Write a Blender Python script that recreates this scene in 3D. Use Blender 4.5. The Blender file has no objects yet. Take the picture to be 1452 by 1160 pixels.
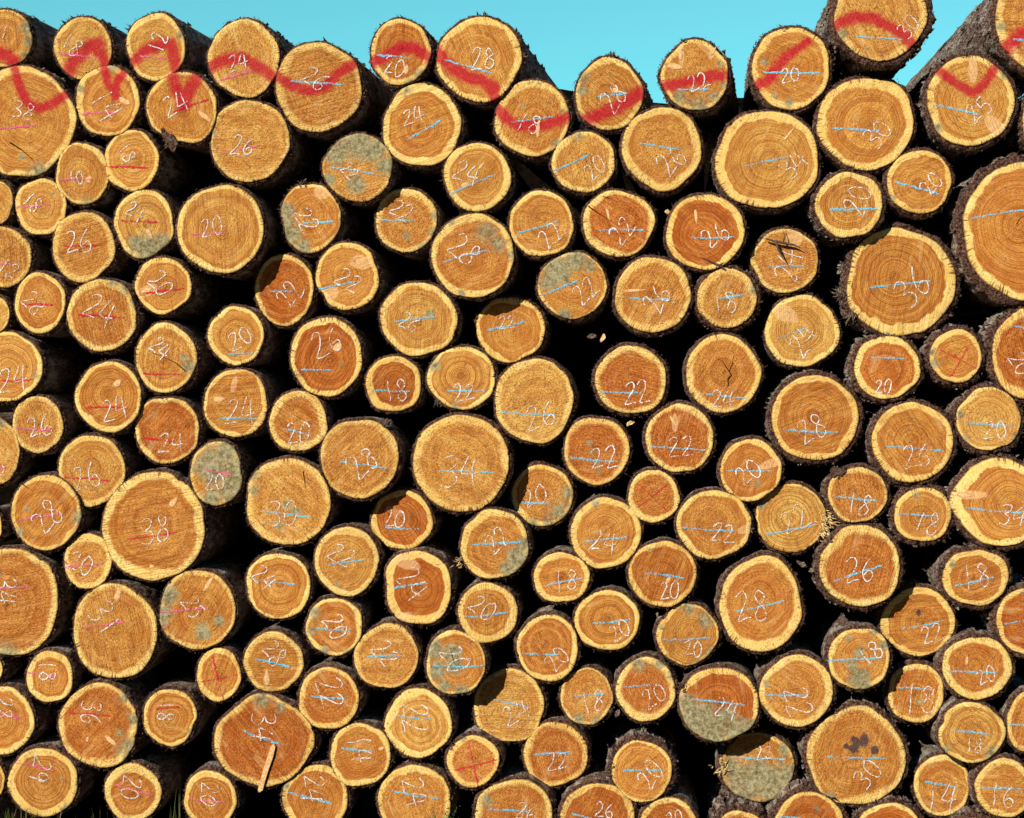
import bpy, math, random
import numpy as np
from mathutils import Vector, noise, Euler

# ----------------------------------------------------------------- layout
PPM = 382.0            # photo pixels per metre on the face of the pile
DIST = 6.5             # camera to the face of the pile
VX, VY = 900.0, 560.0  # vanishing point of the pile in the photo
CAMH = 1.85
W, H = 1452.0, 1160.0

# id cx cy rx ry tone heart recess(cm) bark(px)
LOGS = """
A1 5 54 41 41 .35 .9 0 4
A2 118 68.5 41 44 .3 .86 0 4
A3 221 67 42 48 .3 .84 0 4
A4 346 83 51 55 .35 .84 0 4
A5 32 172 74 78 .45 .86 0 4
A6 152 143 47 50 .5 .84 0 4
A7 258 155 50 53 .5 .88 0 4
A8 354 200 57 58 .35 .87 0 4
A9 117 246.5 38 44 .4 .86 0 4
A10 186 228 40 44 .35 .84 0 4
A11 58 293 37 41 .4 .82 0 4
A12 -3 287 21 31 .3 .9 0 4
A13 204.5 318 42 49 .3 .86 0 4
A14 313 325 61 63 .35 .87 0 4
A15 118 350 45 50 .4 .8 0 4
A16 3 365 41 44 .35 .83 0 4
A17 57 430 36 43 .6 .84 0 4
A18 145 447 50 52 .55 .82 0 4
A19 231 405 40.5 40 .5 .84 0 4
A20 -8 446 22 27 .3 .85 0 4
A21 10 520 50 50 .4 .88 0 4
A22 235 507.5 43 50 .35 .84 0 4
A23 335 476 39 42 .4 .84 0 4
A24 154 563 47 51 .6 .85 0 4
A25 334 572 46 49 .4 .86 0 4
A26 53 602 36.5 41 .4 .8 0 4
A27 237 610 47 48 .7 .86 0 4
A28 -10 640 38 50 .35 .9 0 4
A29 130 667.5 47.5 51 .35 .84 0 4
A30 307 672 38 46 .4 .86 0 4
A31 65 727 50 54 .5 .86 0 4
A32 218.5 746 73.5 77.5 .5 .82 0 4
A33 125 795.5 35 39.5 .4 .74 0 4
A34 15 853 69 78 .6 .87 0 4
A35 163 896 61 68 .4 .86 0 4
A36 280 865 54 57 .45 .88 0 4
A37 -12 746 15 24 .3 .8 0 4
A38 -14 950 18 20 .3 .8 0 4
A39 70.5 960 34 37 .5 .76 0 4
A40 3 1022 46 48 .55 .82 0 4
A41 140 1029 57 60 .65 .84 0 4
A42 241 1017 37.5 41 .55 .86 0 5
A43 310 957 32 38 .5 .78 0 4
A44 61 1110 49 50 .5 .77 0 5
A45 -10 1106 17 27 .3 .8 0 4
A46 188 1124 40.5 42 .6 .74 0 4
A47 298 1134 38 42 .6 .8 0 4
A48 374 1052 70 63 .75 .88 0 5
B1 452 123 61 64 .4 .83 0 4
B2 568 74 43 47 .6 .82 0 4
B3 680 84 60.5 60 .35 .83 0 5
B4 598 178 56 59.5 .5 .8 0 4
B5 508 238 49 48.5 .35 .9 0 4
B6 677 251 48 48.5 .45 .8 0 4
B7 440 309 43 50 .5 .9 1 4
B8 576 312 44 46 .5 .82 3 4
B9 671 363 59 60 .6 .84 0 4
B10 403 411 42 51 .85 .86 7 4
B11 493 392 46 48 .45 .84 0 4
B12 594 453 55 53 .3 .82 0 4
B13 724 467 49 47 .5 .84 6.5 4
B14 463 506 51.5 56 .7 .84 0 4
B15 558 545 40 40 .75 .76 0 4
B16 655 536 48 45 .45 .86 0 4
B17 758 568 56 61 .35 .85 0 4
B18 423 598 41 44 .55 .76 0 4
B19 510 650 56 56.5 .35 .86 0 5
B20 408 712 62 62 .35 .86 0 4
B21 654 657 69 69 .45 .84 0 5
B22 570 738 44 43 .75 .8 6 4
B23 492 796 46 49 .4 .82 0 4
B24 395 831 47 47 .5 .86 0 4
B25 592 834 49 54 .8 .76 0 5
B26 701 772 49 50 .45 .8 0 4
B27 692 869 42 43.5 .45 .76 0 4
B28 474 889 41 41 .65 .84 0 5
B29 388 939 42 43.5 .4 .8 0 4
B30 548 931 45.5 46 .45 .86 0 4
B31 646 940 43 46 .5 .88 0 5
B32 466 991 43.5 45 .65 .82 0 5
B33 593 1026 48 49 .3 .78 0 5
B34 511 1071 43.5 46 .6 .82 0 5
B35 671 1080 37.5 36.5 .7 .78 0 6
B36 447 1132 47.5 47 .6 .8 0 5
B37 588 1136 53 51 .5 .84 1 5
B38 722 1001 51 52 .25 .86 7 5
B39 729 1157 55 53 .7 .84 0 5
C1 755 168 53 54 .5 .82 0 4
C2 864 134 48 51 .4 .84 0 5
C3 986 107 48 51 .4 .86 0 5
C4 828 230 46 43 .3 .82 0 4
C5 939 211 57 59 .5 .8 0 5
C6 1088 227 74 69.5 .4 .82 0 6
C7 768 318 46 47.5 .55 .86 0 4
C8 877 317 51 48 .75 .82 0 4
C9 1000 329 56 54 .7 .83 0 5
C10 812 405 48.5 48 .45 .92 0 4
C11 926 418 54 54.5 .4 .8 0 6
C12 1031 423 43 42.5 .35 .78 0 7
C13 895 539 51.5 48.5 .75 .82 0 6
C14 1025 530 53.5 55.5 .55 .82 0 5
C15 846 639 47 48 .75 .84 0 4
C16 964 622 49 48.5 .85 .84 0 5
C17 769 703 43.5 44.5 .5 .84 7 5
C18 927 704 36.5 38 .7 .78 0 4
C19 859 756 50 50.5 .45 .8 0 4
C20 1012 744 53 50 .6 .84 0 4
C21 1064 667 43 44.5 .6 .84 0 5
C22 796 819 40.5 36 .55 .78 0 4
C23 940 814 49 46.5 .6 .84 0 4
C24 861 880 47 43 .55 .82 0 4
C25 777 919 44 48 .65 .84 0 5
C26 975 900 44.5 43.5 .4 .88 1.5 5
C27 1079 857 58 69 .65 .8 0 6
C28 832 988 37.5 41 .5 .88 1 4
C29 916 978 42.5 45 .75 .78 0 5
C30 1020 999 56.5 53 .8 .84 0 5
C31 788 1070 46.5 46 .7 .82 7 4
C32 910 1094 43 44 .5 .88 0 8
C33 848 1160 53 50 .7 .82 0 5
C34 1075 1088 52 50 .35 .95 8 6
C35 948 1170 40 39 .7 .8 0 5
C36 1050 1184 36 35 .6 .8 0 12
D1 1122 97 56 59 .5 .84 0 6
D2 1249 18 66 69 .35 .86 -5 11
D3 1228 174 69.5 66.5 .45 .8 0 6
D4 1376 143 63 65 .35 .84 0 8
D5 1474 25 61 76 .4 .85 -3 9
D6 1204 291 48 47 .3 .78 0 7
D7 1304 258 46 45.5 .4 .83 0 6
D8 1452 328 86 99 .65 .86 0 15
D9 1113 370 49 45 .45 .88 4 5
D10 1277 400 79 77 .55 .83 5.5 9
D11 1137 470 53 51 .25 .85 5 4
D12 1258 521 47 45 .75 .8 0 8
D13 1356 505 37 38 .5 .8 0 8
D14 1460 502 53 66 .8 .82 0 12
D15 1402 594 46 45 .25 .9 0 9
D16 1156 593 62.5 61 .55 .84 0 8
D17 1294 627 58 57 .5 .82 0 8
D18 1121 735 51 49 .15 .95 3 5
D19 1216 702 43 39.5 .55 .86 0 6
D20 1309 730 41.5 39 .45 .8 0 8
D21 1420 712 70 62 .5 .8 0 8
D22 1220 803 58 58 .65 .82 0 8
D23 1384 819 48 40 .55 .78 0 8
D24 1302 882 53 49 .5 .82 6.5 5
D25 1457 881 44 48 .75 .82 0 8
D26 1219 934 45 44 .55 .84 0 6
D27 1386 947 50 45 .7 .76 0 6
D28 1130 980 52 51 .55 .8 0 6
D29 1299 983 40.5 42 .55 .82 6 5
D30 1378 1039 48 43.5 .3 .85 0 5
D31 1214 1073 71.5 70.5 .5 .86 3 7
D32 1460 1025 33 43 .6 .8 0 5
D33 1336 1114 40 45 .5 .84 6.5 5
D34 1424 1118 41 42 .4 .78 0 6
D35 1147 1172 49 50 .75 .84 0 13
D36 1262 1187 50 48 .7 .84 0 7
D37 1383 1196 36 36 .6 .8 0 10
D38 1500 172 50 52 .5 .84 1 8
"""
# chalk line: id colour x1 y1 x2 y2  (b blue, p pink, r red)
LINES = """
A2 p 85 76 140 83
A3 p 198 79 235 83
A4 p 310 114 358 99
A5 p -6 183 51 178
A6 p 114 161 168 159
A7 r 245 159 295 141
A8 p 312 218 366 207
A9 p 83 255 130 255
A10 r 147 236 211 238
A11 p 22 294 71 290
A13 r 172 313 223 315
A14 p 272 332 323 330
A15 r 89 349 141 348
A16 p -8 374 22 374
A17 r 32 432 74 432
A18 r 110 447 177 451
A19 r 200 417 261 409
A21 r -6 540 47 538
A22 r 203 530 258 531
A23 b 323 502 359 501
A24 r 119 578 183 579
A25 b 310 593 364 594
A26 p 21 607 72 610
A27 r 204 621 247 626
A28 p -8 667 11 662
A29 r 91 677 154 682
A30 p 290 666 328 673
A31 p 25 738 85 728
A32 r 179 764 254 754
A33 p 91 804 147 799
A34 p -10 836 41 832
A35 p 118 889 177 881
A36 p 227 868 296 861
A39 p 38 954 81 959
A40 p -10 1010 30 1018
A41 r 95 1010 157 1014
A42 r 221 1005 255 1003
A43 r 284 967 337 956
A43 r 301 930 317 992
A44 p 23 1081 76 1093
A46 p 164 1113 216 1128
A47 p 268 1133 319 1137
A48 b 346 1036 402 1057
B1 b 413 116 488 120
B2 b 533 78 580 82
B3 b 629 84 698 104
B4 b 578 198 626 170
B5 b 469 237 531 247
B6 b 637 276 702 248
B7 b 422 317 473 314
B8 b 541 312 589 312
B9 b 627 372 690 355
B10 b 382 413 415 413
B11 b 452 410 507 399
B12 b 559 456 618 449
B13 b 691 468 744 456
B14 b 427 524 471 525
B15 b 528 553 583 555
B16 b 633 554 688 554
B17 b 711 584 788 588
B18 b 402 608 441 618
B19 b 482 655 549 664
B20 b 371 725 440 734
B21 b 622 668 699 670
B22 b 546 748 595 750
B23 b 464 801 515 794
B24 b 358 822 419 828
B25 b 557 834 607 827
B26 b 670 772 739 769
B27 b 661 875 722 868
B28 b 448 891 498 895
B29 b 362 934 411 946
B30 b 519 931 571 930
B31 b 613 944 686 944
B32 b 440 988 489 990
B33 b 557 1015 611 1019
B34 b 484 1061 531 1065
B35 r 664 1054 678 1113
B35 r 644 1092 706 1076
B36 b 408 1123 470 1140
B37 b 554 1122 622 1132
B38 b 695 991 750 1002
B39 b 690 1148 750 1151
C1 b 719 174 785 165
C2 b 846 137 890 132
C3 b 961 127 1009 126
C4 b 785 242 835 219
C5 b 905 202 969 212
C6 b 1054 235 1118 222
C7 b 733 330 790 314
C8 b 849 327 912 327
C9 b 980 337 1041 336
C10 b 768 418 821 397
C11 b 892 422 957 425
C12 b 1021 423 1054 418
C13 b 851 555 910 557
C14 b 989 557 1057 564
C15 b 807 648 871 654
C16 b 924 633 1000 639
C17 b 736 712 783 714
C18 r 905 685 950 728
C18 r 947 685 904 720
C19 b 827 768 889 762
C20 b 967 748 1041 753
C21 b 1027 667 1094 668
C22 b 775 830 825 820
C23 b 912 812 970 820
C24 b 840 884 894 878
C25 b 738 926 792 928
C26 b 940 907 1007 904
C27 b 1042 867 1112 852
C28 b 810 988 856 984
C29 b 884 974 934 969
C30 b 986 992 1056 999
C31 b 758 1070 808 1067
C32 b 883 1093 941 1092
C33 b 810 1153 840 1161
C34 b 1038 1074 1114 1076
D1 b 1084 103 1162 104
D2 b 1211 52 1280 56
D3 b 1177 182 1249 187
D4 b 1321 149 1388 163
D5 b 1435 56 1480 57
D6 b 1176 297 1243 296
D7 b 1269 258 1331 275
D8 b 1378 310 1465 296
D9 b 1088 377 1140 377
D10 b 1233 408 1320 398
D11 b 1102 480 1146 465
D12 b 1229 507 1282 508
D13 r 1333 496 1384 523
D13 r 1372 492 1346 535
D14 b 1437 462 1470 470
D15 b 1368 599 1435 604
D16 b 1110 609 1188 613
D17 b 1257 633 1340 640
D18 b 1086 758 1157 744
D19 b 1181 703 1242 710
D20 b 1272 728 1333 732
D21 b 1369 720 1460 727
D22 b 1183 824 1250 802
D23 b 1354 831 1410 819
D24 b 1280 891 1339 880
D25 b 1424 885 1470 876
D26 b 1173 937 1249 933
D27 b 1343 951 1415 954
D28 b 1082 985 1147 985
D29 b 1274 975 1321 978
D30 b 1349 1036 1404 1041
D31 b 1173 1073 1255 1076
D32 b 1430 1028 1460 1028
D33 b 1310 1108 1357 1116
D34 b 1391 1117 1448 1119
D35 b 1103 1157 1135 1159
"""
# chalk number: id text x y height rotation(ccw)
NUMS = """
A1 1 7 46 18 -20
A2 18 103 64 24 -35
A3 12 225 60 22 70
A4 24 338 88 22 10
A5 38 34 157 26 -10
A6 14 150 150 34 -60
A7 24 250 147 28 25
A8 26 345 207 26 -10
A9 10 108 251 17 0
A10 18 179 218 21 -55
A11 18 47 287 20 -40
A13 24 193 300 19 -30
A14 20 301 322 25 5
A15 26 113 343 30 5
A16 12 12 382 22 -30
A17 28 48 431 24 -50
A18 24 143 440 34 -25
A19 20 229 403 26 -50
A21 24 20 537 32 8
A22 24 228 494 22 -40
A23 20 341 480 27 25
A24 24 163 580 29 10
A25 24 342 584 34 0
A26 26 57 604 28 15
A27 24 243 627 29 0
A28 20 -4 668 16 0
A29 26 123 675 31 15
A30 20 305 684 23 0
A31 28 69 733 34 45
A32 38 221 750 35 10
A33 20 115 800 28 -20
A34 34 8 838 32 -90
A35 31 150 878 36 -55
A36 25 274 862 24 -60
A39 18 68 952 24 -90
A40 28 7 1005 24 -90
A41 36 129 1011 28 -90
A42 18 236 1009 24 -90
A44 29 58 1093 27 -110
A46 20 187 1118 26 -105
A47 20 297 1127 26 -98
A48 34 374 1031 34 -90
B1 26 448 113 27 -35
B2 20 560 94 24 -12
B3 28 686 84 28 0
B4 24 586 164 24 15
B5 22 496 243 18 -45
B6 24 663 245 28 -20
B7 22 436 312 27 -60
B8 22 571 298 24 -30
B9 28 659 356 34 -45
B10 22 411 416 27 55
B11 22 496 398 28 -35
B12 26 582 457 22 -30
B13 22 719 457 18 5
B14 26 464 484 34 20
B15 18 562 555 28 5
B16 22 659 556 24 5
B17 26 768 590 34 18
B18 20 424 614 26 0
B19 28 516 656 34 40
B20 30 402 727 34 0
B21 34 653 667 42 0
B22 20 560 735 24 -5
B23 22 485 788 27 -35
B24 24 375 820 26 -45
B25 24 586 828 34 -50
B26 22 705 764 28 42
B27 20 686 862 28 -40
B28 20 477 889 27 -60
B29 28 391 926 26 -55
B30 22 547 927 28 -60
B31 20 646 935 30 -60
B32 22 468 983 34 -80
B33 22 587 1019 33 -85
B34 14 512 1062 31 -85
B36 24 445 1119 30 -85
B37 24 588 1124 33 -80
B38 24 733 1011 30 25
B39 26 748 1152 24 -20
C1 18 750 176 27 -20
C2 28 871 138 28 50
C3 22 990 115 24 20
C4 20 844 238 24 40
C5 26 952 226 31 45
C6 34 1125 233 29 50
C7 22 783 334 27 40
C8 22 883 327 28 45
C9 26 1014 332 29 40
C10 22 830 412 29 45
C11 26 932 423 29 65
C12 18 1028 428 28 10
C13 22 904 556 29 5
C14 24 1026 565 25 0
C15 22 857 648 31 10
C16 22 966 634 29 0
C17 20 759 702 27 20
C19 24 856 767 30 -5
C20 22 1026 757 26 -5
C21 20 1062 670 28 38
C22 18 803 823 28 5
C23 20 950 836 22 5
C24 20 879 894 23 30
C25 20 790 934 26 48
C26 20 983 920 21 0
C27 28 1067 859 38 10
C28 18 841 994 28 10
C29 20 929 987 26 30
C30 24 1030 1005 26 -10
C31 22 791 1080 24 5
C32 20 922 1097 28 55
C33 26 858 1150 21 -10
C34 22 1083 1067 19 5
C35 20 957 1159 18 20
D1 20 1121 107 21 5
D2 30 1289 38 25 52
D3 30 1245 190 30 50
D4 25 1388 155 29 45
D6 20 1217 283 32 70
D7 20 1320 260 24 52
D9 24 1118 375 34 75
D10 36 1296 408 40 45
D11 24 1140 482 32 48
D12 20 1253 548 19 0
D14 20 1448 516 25 -60
D15 20 1412 609 26 0
D16 28 1152 607 32 30
D17 26 1301 647 31 10
D18 22 1128 736 32 25
D19 18 1219 714 29 -10
D20 18 1315 742 28 -15
D21 34 1437 731 30 -8
D22 26 1221 808 34 5
D23 18 1385 817 33 10
D24 22 1322 898 24 15
D26 18 1236 927 28 45
D27 20 1399 958 22 25
D28 22 1131 996 33 -75
D29 18 1305 991 38 0
D30 18 1382 1058 20 0
D31 30 1230 1097 31 48
D33 14 1335 1131 36 -5
D34 16 1421 1128 29 -5
"""
SPRAY = {  # red forestry spray paint: (width px, points)
 'A1': [(9,[(-8,72),(12,79),(22,92)])],
 'A2': [(9,[(95,106),(103,88),(128,66),(138,62)]),(8,[(132,62),(151,90)])],
 'A3': [(8,[(186,90),(202,74),(225,64),(243,62),(247,80),(249,100)])],
 'A4': [(8,[(296,97),(318,85),(345,82),(370,97),(392,113)])],
 'A5': [(6.5,[(21,98),(27,120),(38,145),(55,154),(77,146),(104,126)])],
 'A6': [(6,[(147,96),(152,115),(164,137)]),(6,[(178,98),(166,118),(163,137)])],
 'A7': [(8,[(242,103),(252,130),(262,148)]),(9,[(278,112),(262,142)])],
 'B1': [(7,[(390,106),(415,122),(440,129),(462,122),(480,103),(510,86)])],
 'B2': [(8,[(525,90),(548,78),(570,68),(590,68),(609,84)])],
 'B3': [(9,[(620,74),(640,95),(660,108),(685,115),(700,126),(704,144)])],
 'C1': [(8,[(700,148),(715,165),(735,178),(770,178),(808,166)])],
 'C2': [(9,[(826,172),(860,158),(885,147),(912,128)])],
 'C3': [(8,[(940,124),(965,118),(985,114),(1010,108),(1034,108)])],
 'D1': [(8,[(1070,124),(1090,113),(1105,92),(1118,78)]),(5,[(1118,78),(1146,58)])],
 'D2': [(8,[(1184,36),(1210,25),(1235,25),(1262,38),(1285,52),(1297,68)])],
 'D4': [(6.5,[(1331,100),(1355,118),(1380,132),(1395,120),(1414,90)])],
 'D5': [(9,[(1420,74),(1440,55),(1475,34)])],
}
DIRT = {  # grey-green weathering and dried mud: (x,y,r)
 'A1':[(40,40,14),(43,60,12),(36,76,8)],'A3':[(258,50,9)],'A5':[(55,245,18),(78,238,14),(30,222,6)],
 'A6':[(160,97,9),(112,125,8)],'A8':[(303,188,5)],'A9':[(122,287,10)],'A11':[(76,275,5)],'A13':[(210,352,20),(193,346,12),(230,345,14)],
 'A14':[(360,275,8)],'A18':[(180,405,14),(191,432,8),(160,400,8)],'A21':[(52,533,6)],'A22':[(268,518,12),(262,507,7)],'A28':[(-2,596,14)],
 'A30':[(300,660,26),(332,690,24),(320,640,18),(338,665,20),(300,705,14)],'A31':[(26,754,10),(112,732,12),(38,721,5)],
 'A36':[(236,843,17),(232,870,15),(287,895,13),(310,880,8)],'A34':[(10,927,18),(-5,815,9)],'A41':[(180,985,14),(192,1020,13),(182,1062,18),(170,1040,8)],
 'A44':[(95,1150,12),(88,1105,4)],'A48':[(372,992,16),(398,1003,9)],'A42':[(268,1038,5)],
 'B2':[(598,108,12),(580,116,8)],'B4':[(578,128,9),(650,200,5)],'B5':[(508,205,25),(478,215,20),(545,235,14),(530,212,20),(466,255,10),(505,262,14)],
 'B7':[(402,300,15),(414,332,14),(430,351,12),(406,318,12)],'B8':[(613,330,9),(602,350,9),(617,305,8),(577,335,6)],
 'B9':[(690,330,18),(706,345,14),(640,312,9),(726,360,8),(655,415,7)],'B12':[(610,445,8)],'B14':[(484,515,4)],'B16':[(617,518,11),(645,576,8)],
 'B20':[(360,695,12),(396,745,8),(405,715,9),(358,670,10),(420,725,9)],'B23':[(478,828,4)],'B26':[(735,790,19),(740,805,14),(720,806,12),(743,772,11)],
 'B28':[(440,895,10),(445,870,11),(496,925,8),(460,922,8)],'B31':[(614,920,15),(621,950,14),(640,925,14),(645,945,12),(655,982,12),(630,972,10)],
 'B36':[(405,1115,7)],'B38':[(698,960,5)],'B39':[(690,1135,11)],'B35':[(655,1048,6)],
 'C1':[(800,158,7),(742,150,4),(790,203,7)],'C2':[(824,108,14),(827,127,10)],'C3':[(990,152,15),(1011,138,11),(963,140,11),(1026,120,8),(1022,90,6)],
 'C4':[(820,193,8)],'C7':[(730,290,6)],'C10':[(790,385,22),(815,369,18),(776,400,12),(836,378,9),(800,446,10),(852,440,7)],
 'C12':[(1068,410,8)],'C15':[(836,628,5),(839,640,4.5),(845,655,5),(848,668,5)],'C17':[(792,725,16),(805,700,13),(780,742,13),(758,742,9)],
 'C19':[(844,712,7),(820,722,5)],'C21':[(1074,687,6)],'C23':[(922,780,4)],'C26':[(1000,880,14),(976,862,12),(1010,928,12),(938,890,5),(990,942,9)],
 'C28':[(820,1018,9),(845,1023,9)],'C29':[(905,940,13),(936,940,11),(951,960,8)],
 'C30':[(985,1020,27),(1010,1035,28),(1045,1037,22),(975,998,15),(1030,1018,17),(1000,1012,17),(1067,1030,12)],
 'C34':[(1055,1112,30),(1092,1110,30),(1035,1088,15),(1116,1098,18),(1075,1098,24),(1111,1062,9)],
 'D1':[(1085,87,6),(1120,146,8),(1099,136,6)],'D2':[(1193,48,10)],'D4':[(1329,182,8),(1422,85,8),(1426,105,8)],
 'D5':[(1420,38,9)],'D7':[(1266,281,6)],'D13':[(1325,515,9),(1322,500,7)],'D15':[(1440,620,7),(1361,588,7),(1370,622,7)],
 'D18':[(1080,715,9)],'D20':[(1300,702,6)],'D23':[(1350,800,7)],'D26':[(1218,962,16),(1208,943,9),(1225,977,13),(1255,915,7),(1203,905,5),(1219,925,8),(1240,895,6)],
 'D28':[(1086,970,6)],'D29':[(1305,994,7)],'D30':[(1407,1068,14),(1343,1062,7)],'D31':[(1178,1128,8)],'D35':[(1158,1148,6)],'D25':[(1450,840,4)],
}
KNOTS = {  # pale torn knots and splinters: (x,y,half length,half width,angle)
 'A6':[(178,144,12,4.5,-25)],'A7':[(290,165,14,4,-38)],'A9':[(126,254,7,5,60)],'A13':[(212,331,9,3.5,-65)],'A19':[(206,413,12,5,25)],
 'A24':[(167,543,9,5,45)],'A25':[(312,566,10,4.5,5)],'A32':[(246,712,11,4.5,55),(216,803,4,3,0)],'A35':[(168,842,13,5,80)],
 'A36':[(296,827,16,3.5,55)],'A41':[(159,1051,14,4,-42),(124,1048,5,2.5,65)],'A47':[(299,1137,7,3,-35)],
 'B2':[(576,98,9,4,85)],'B6':[(683,235,8,2.5,50),(660,262,9,4,30)],
 'B14':[(479,492,8,6,60)],'B29':[(378,961,14,5,88)],'B34':[(541,1061,6,3,25)],
 'C1':[(763,182,15,3,85)],'C2':[(874,128,7,3.5,-10)],'C3':[(958,94,16,5,-8),(965,76,13,3,88),(1012,72,8,2.5,60)],
 'C8':[(862,303,12,2.5,-75)],'C9':[(987,308,13,2.5,-85)],'C11':[(900,412,21,2.5,3)],'C16':[(955,598,12,2.5,-60)],
 'C23':[(948,822,6,3,50)],'C6':[(1119,190,15,2,50)],
 'D21':[(1368,702,11,4,-3)],
 'D27':[(1371,936,9,2.5,85)],'D16':[],'C17':[],'D22':[],
}
CHIPS = {'B25': [(572, 796, 26, 9, -20), (562, 880, 22, 8, 25)], 'B11': [(466, 418, 15, 9, 30), (513, 372, 16, 10, 0)], 'D11': [(1112, 444, 20, 11, -30)],
 'D9': [(1126, 337, 11, 12, 0)], 'C20': [(1058, 750, 14, 6, 20)], 'A19': [(207, 413, 17, 7, 25)], 'D4': [(1412, 180, 20, 10, -45), (1380, 98, 7, 19, 0)],
 'D21': [(1374, 702, 26, 6, 0)], 'C21': [(1094, 657, 20, 6, 20)], 'B7': [(458, 272, 12, 10, 0)], 'C3': [(966, 78, 4, 16, 0), (1010, 74, 4, 10, -20)],
 'A25': [(332, 545, 4, 12, -15)], 'C16': [(957, 600, 4, 14, 0)]}
BUMPS = {  # outline: (angle deg, radial amplitude, width deg)
 'A7':[(-100,-.07,30),(-130,-.1,14)],'A48':[(92,.10,22),(140,-.05,18),(-85,.03,20)],'B7':[(195,-.06,35),(160,.05,18),(95,-.05,12)],
 'B25':[(150,.06,16),(185,-.10,22),(-50,.05,20),(90,.0,10)],'C20':[(10,.08,12),(70,-.05,20),(-60,-.02,20)],'D21':[(178,.06,14),(140,-.05,20),(220,-.04,20)],
 'C21':[(15,.07,18)],'C3':[(130,-.05,15),(45,-.04,15)],'A13':[(-60,-.05,25)],'D9':[(150,-.05,12),(200,-.06,15)],'A5':[(-70,.05,18),(250,.03,10)],
 'D10':[(-75,-.02,5)],'C30':[(165,.05,12)],'B11':[(30,-.06,12),(215,-.06,12)],'D4':[(-35,.04,20),(150,-.03,20)],'A17':[(95,.05,20)],
 'D30':[(160,-.09,10),(40,-.04,16)],'B9':[],'D31':[(120,-.03,15),(200,-.03,15)],'C26':[(140,-.09,12),(100,.03,10)],'B12':[(45,-.03,12)],
 'A32':[(62,-.04,7),(-92,.02,10)],'B26':[(130,-.09,14)],'B29':[(-88,-.02,8)],'B33':[(20,.02,20)],'D15':[(60,-.03,20)],
}
TWEAK_VP = {'C2': (1060, 470), 'C3': (1110, 430), 'B3': (1000, 400), 'C1': (960, 430), 'C5': (1000, 470), 'B2': (960, 430), 'D1': (1000, 520)}

logs = {}
order = []
for ln in LOGS.strip().splitlines():
    p = ln.split(); v = list(map(float, p[1:]))
    logs[p[0]] = dict(id=p[0], cx=v[0], cy=v[1], rx=v[2], ry=v[3], tone=v[4], heart=v[5], rec=v[6]/100, bark=v[7], lines=[], num=None)
    order.append(p[0])
for ln in LINES.strip().splitlines():
    p = ln.split(); logs[p[0]]['lines'].append((p[1], *map(float, p[2:])))
for ln in NUMS.strip().splitlines():
    p = ln.split(); logs[p[0]]['num'] = (p[1], *map(float, p[2:]))

# ----------------------------------------------------------------- scene helpers
scene = bpy.context.scene
col = bpy.data.collections.new('pile'); scene.collection.children.link(col)

def link(o, parent=None):
    col.objects.link(o)
    if parent is not None: o.parent = parent
    return o

def mesh_obj(name, verts, faces, mats, parent=None, smooth=False, attrs=None, midx=None):
    me = bpy.data.meshes.new(name)
    me.from_pydata([tuple(map(float, v)) for v in verts], [], faces)
    for m in (mats if isinstance(mats, (list, tuple)) else [mats]): me.materials.append(m)
    if midx is not None: me.polygons.foreach_set('material_index', midx)
    if smooth is True: me.polygons.foreach_set('use_smooth', [True]*len(me.polygons))
    for k, a in (attrs or {}).items():
        at = me.attributes.new(k, 'FLOAT', 'POINT'); at.data.foreach_set('value', np.asarray(a, dtype=np.float32))
    me.update()
    return link(bpy.data.objects.new(name, me), parent)

def empty(name, loc, label, cat, group=None):
    o = bpy.data.objects.new(name, None); o.location = loc; o.empty_display_size = .05
    o['label'] = label; o['category'] = cat
    if group: o['group'] = group
    return link(o)

def tag(o, label, cat=None, group=None, kind=None):
    if label: o['label'] = label
    if cat: o['category'] = cat
    if group: o['group'] = group
    if kind: o['kind'] = kind
    return o

def world_at(px, py, y=0.0):
    s = (DIST + y) / DIST / PPM
    return Vector(((px - VX) * s, y, CAMH + (VY - py) * s))

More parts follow.
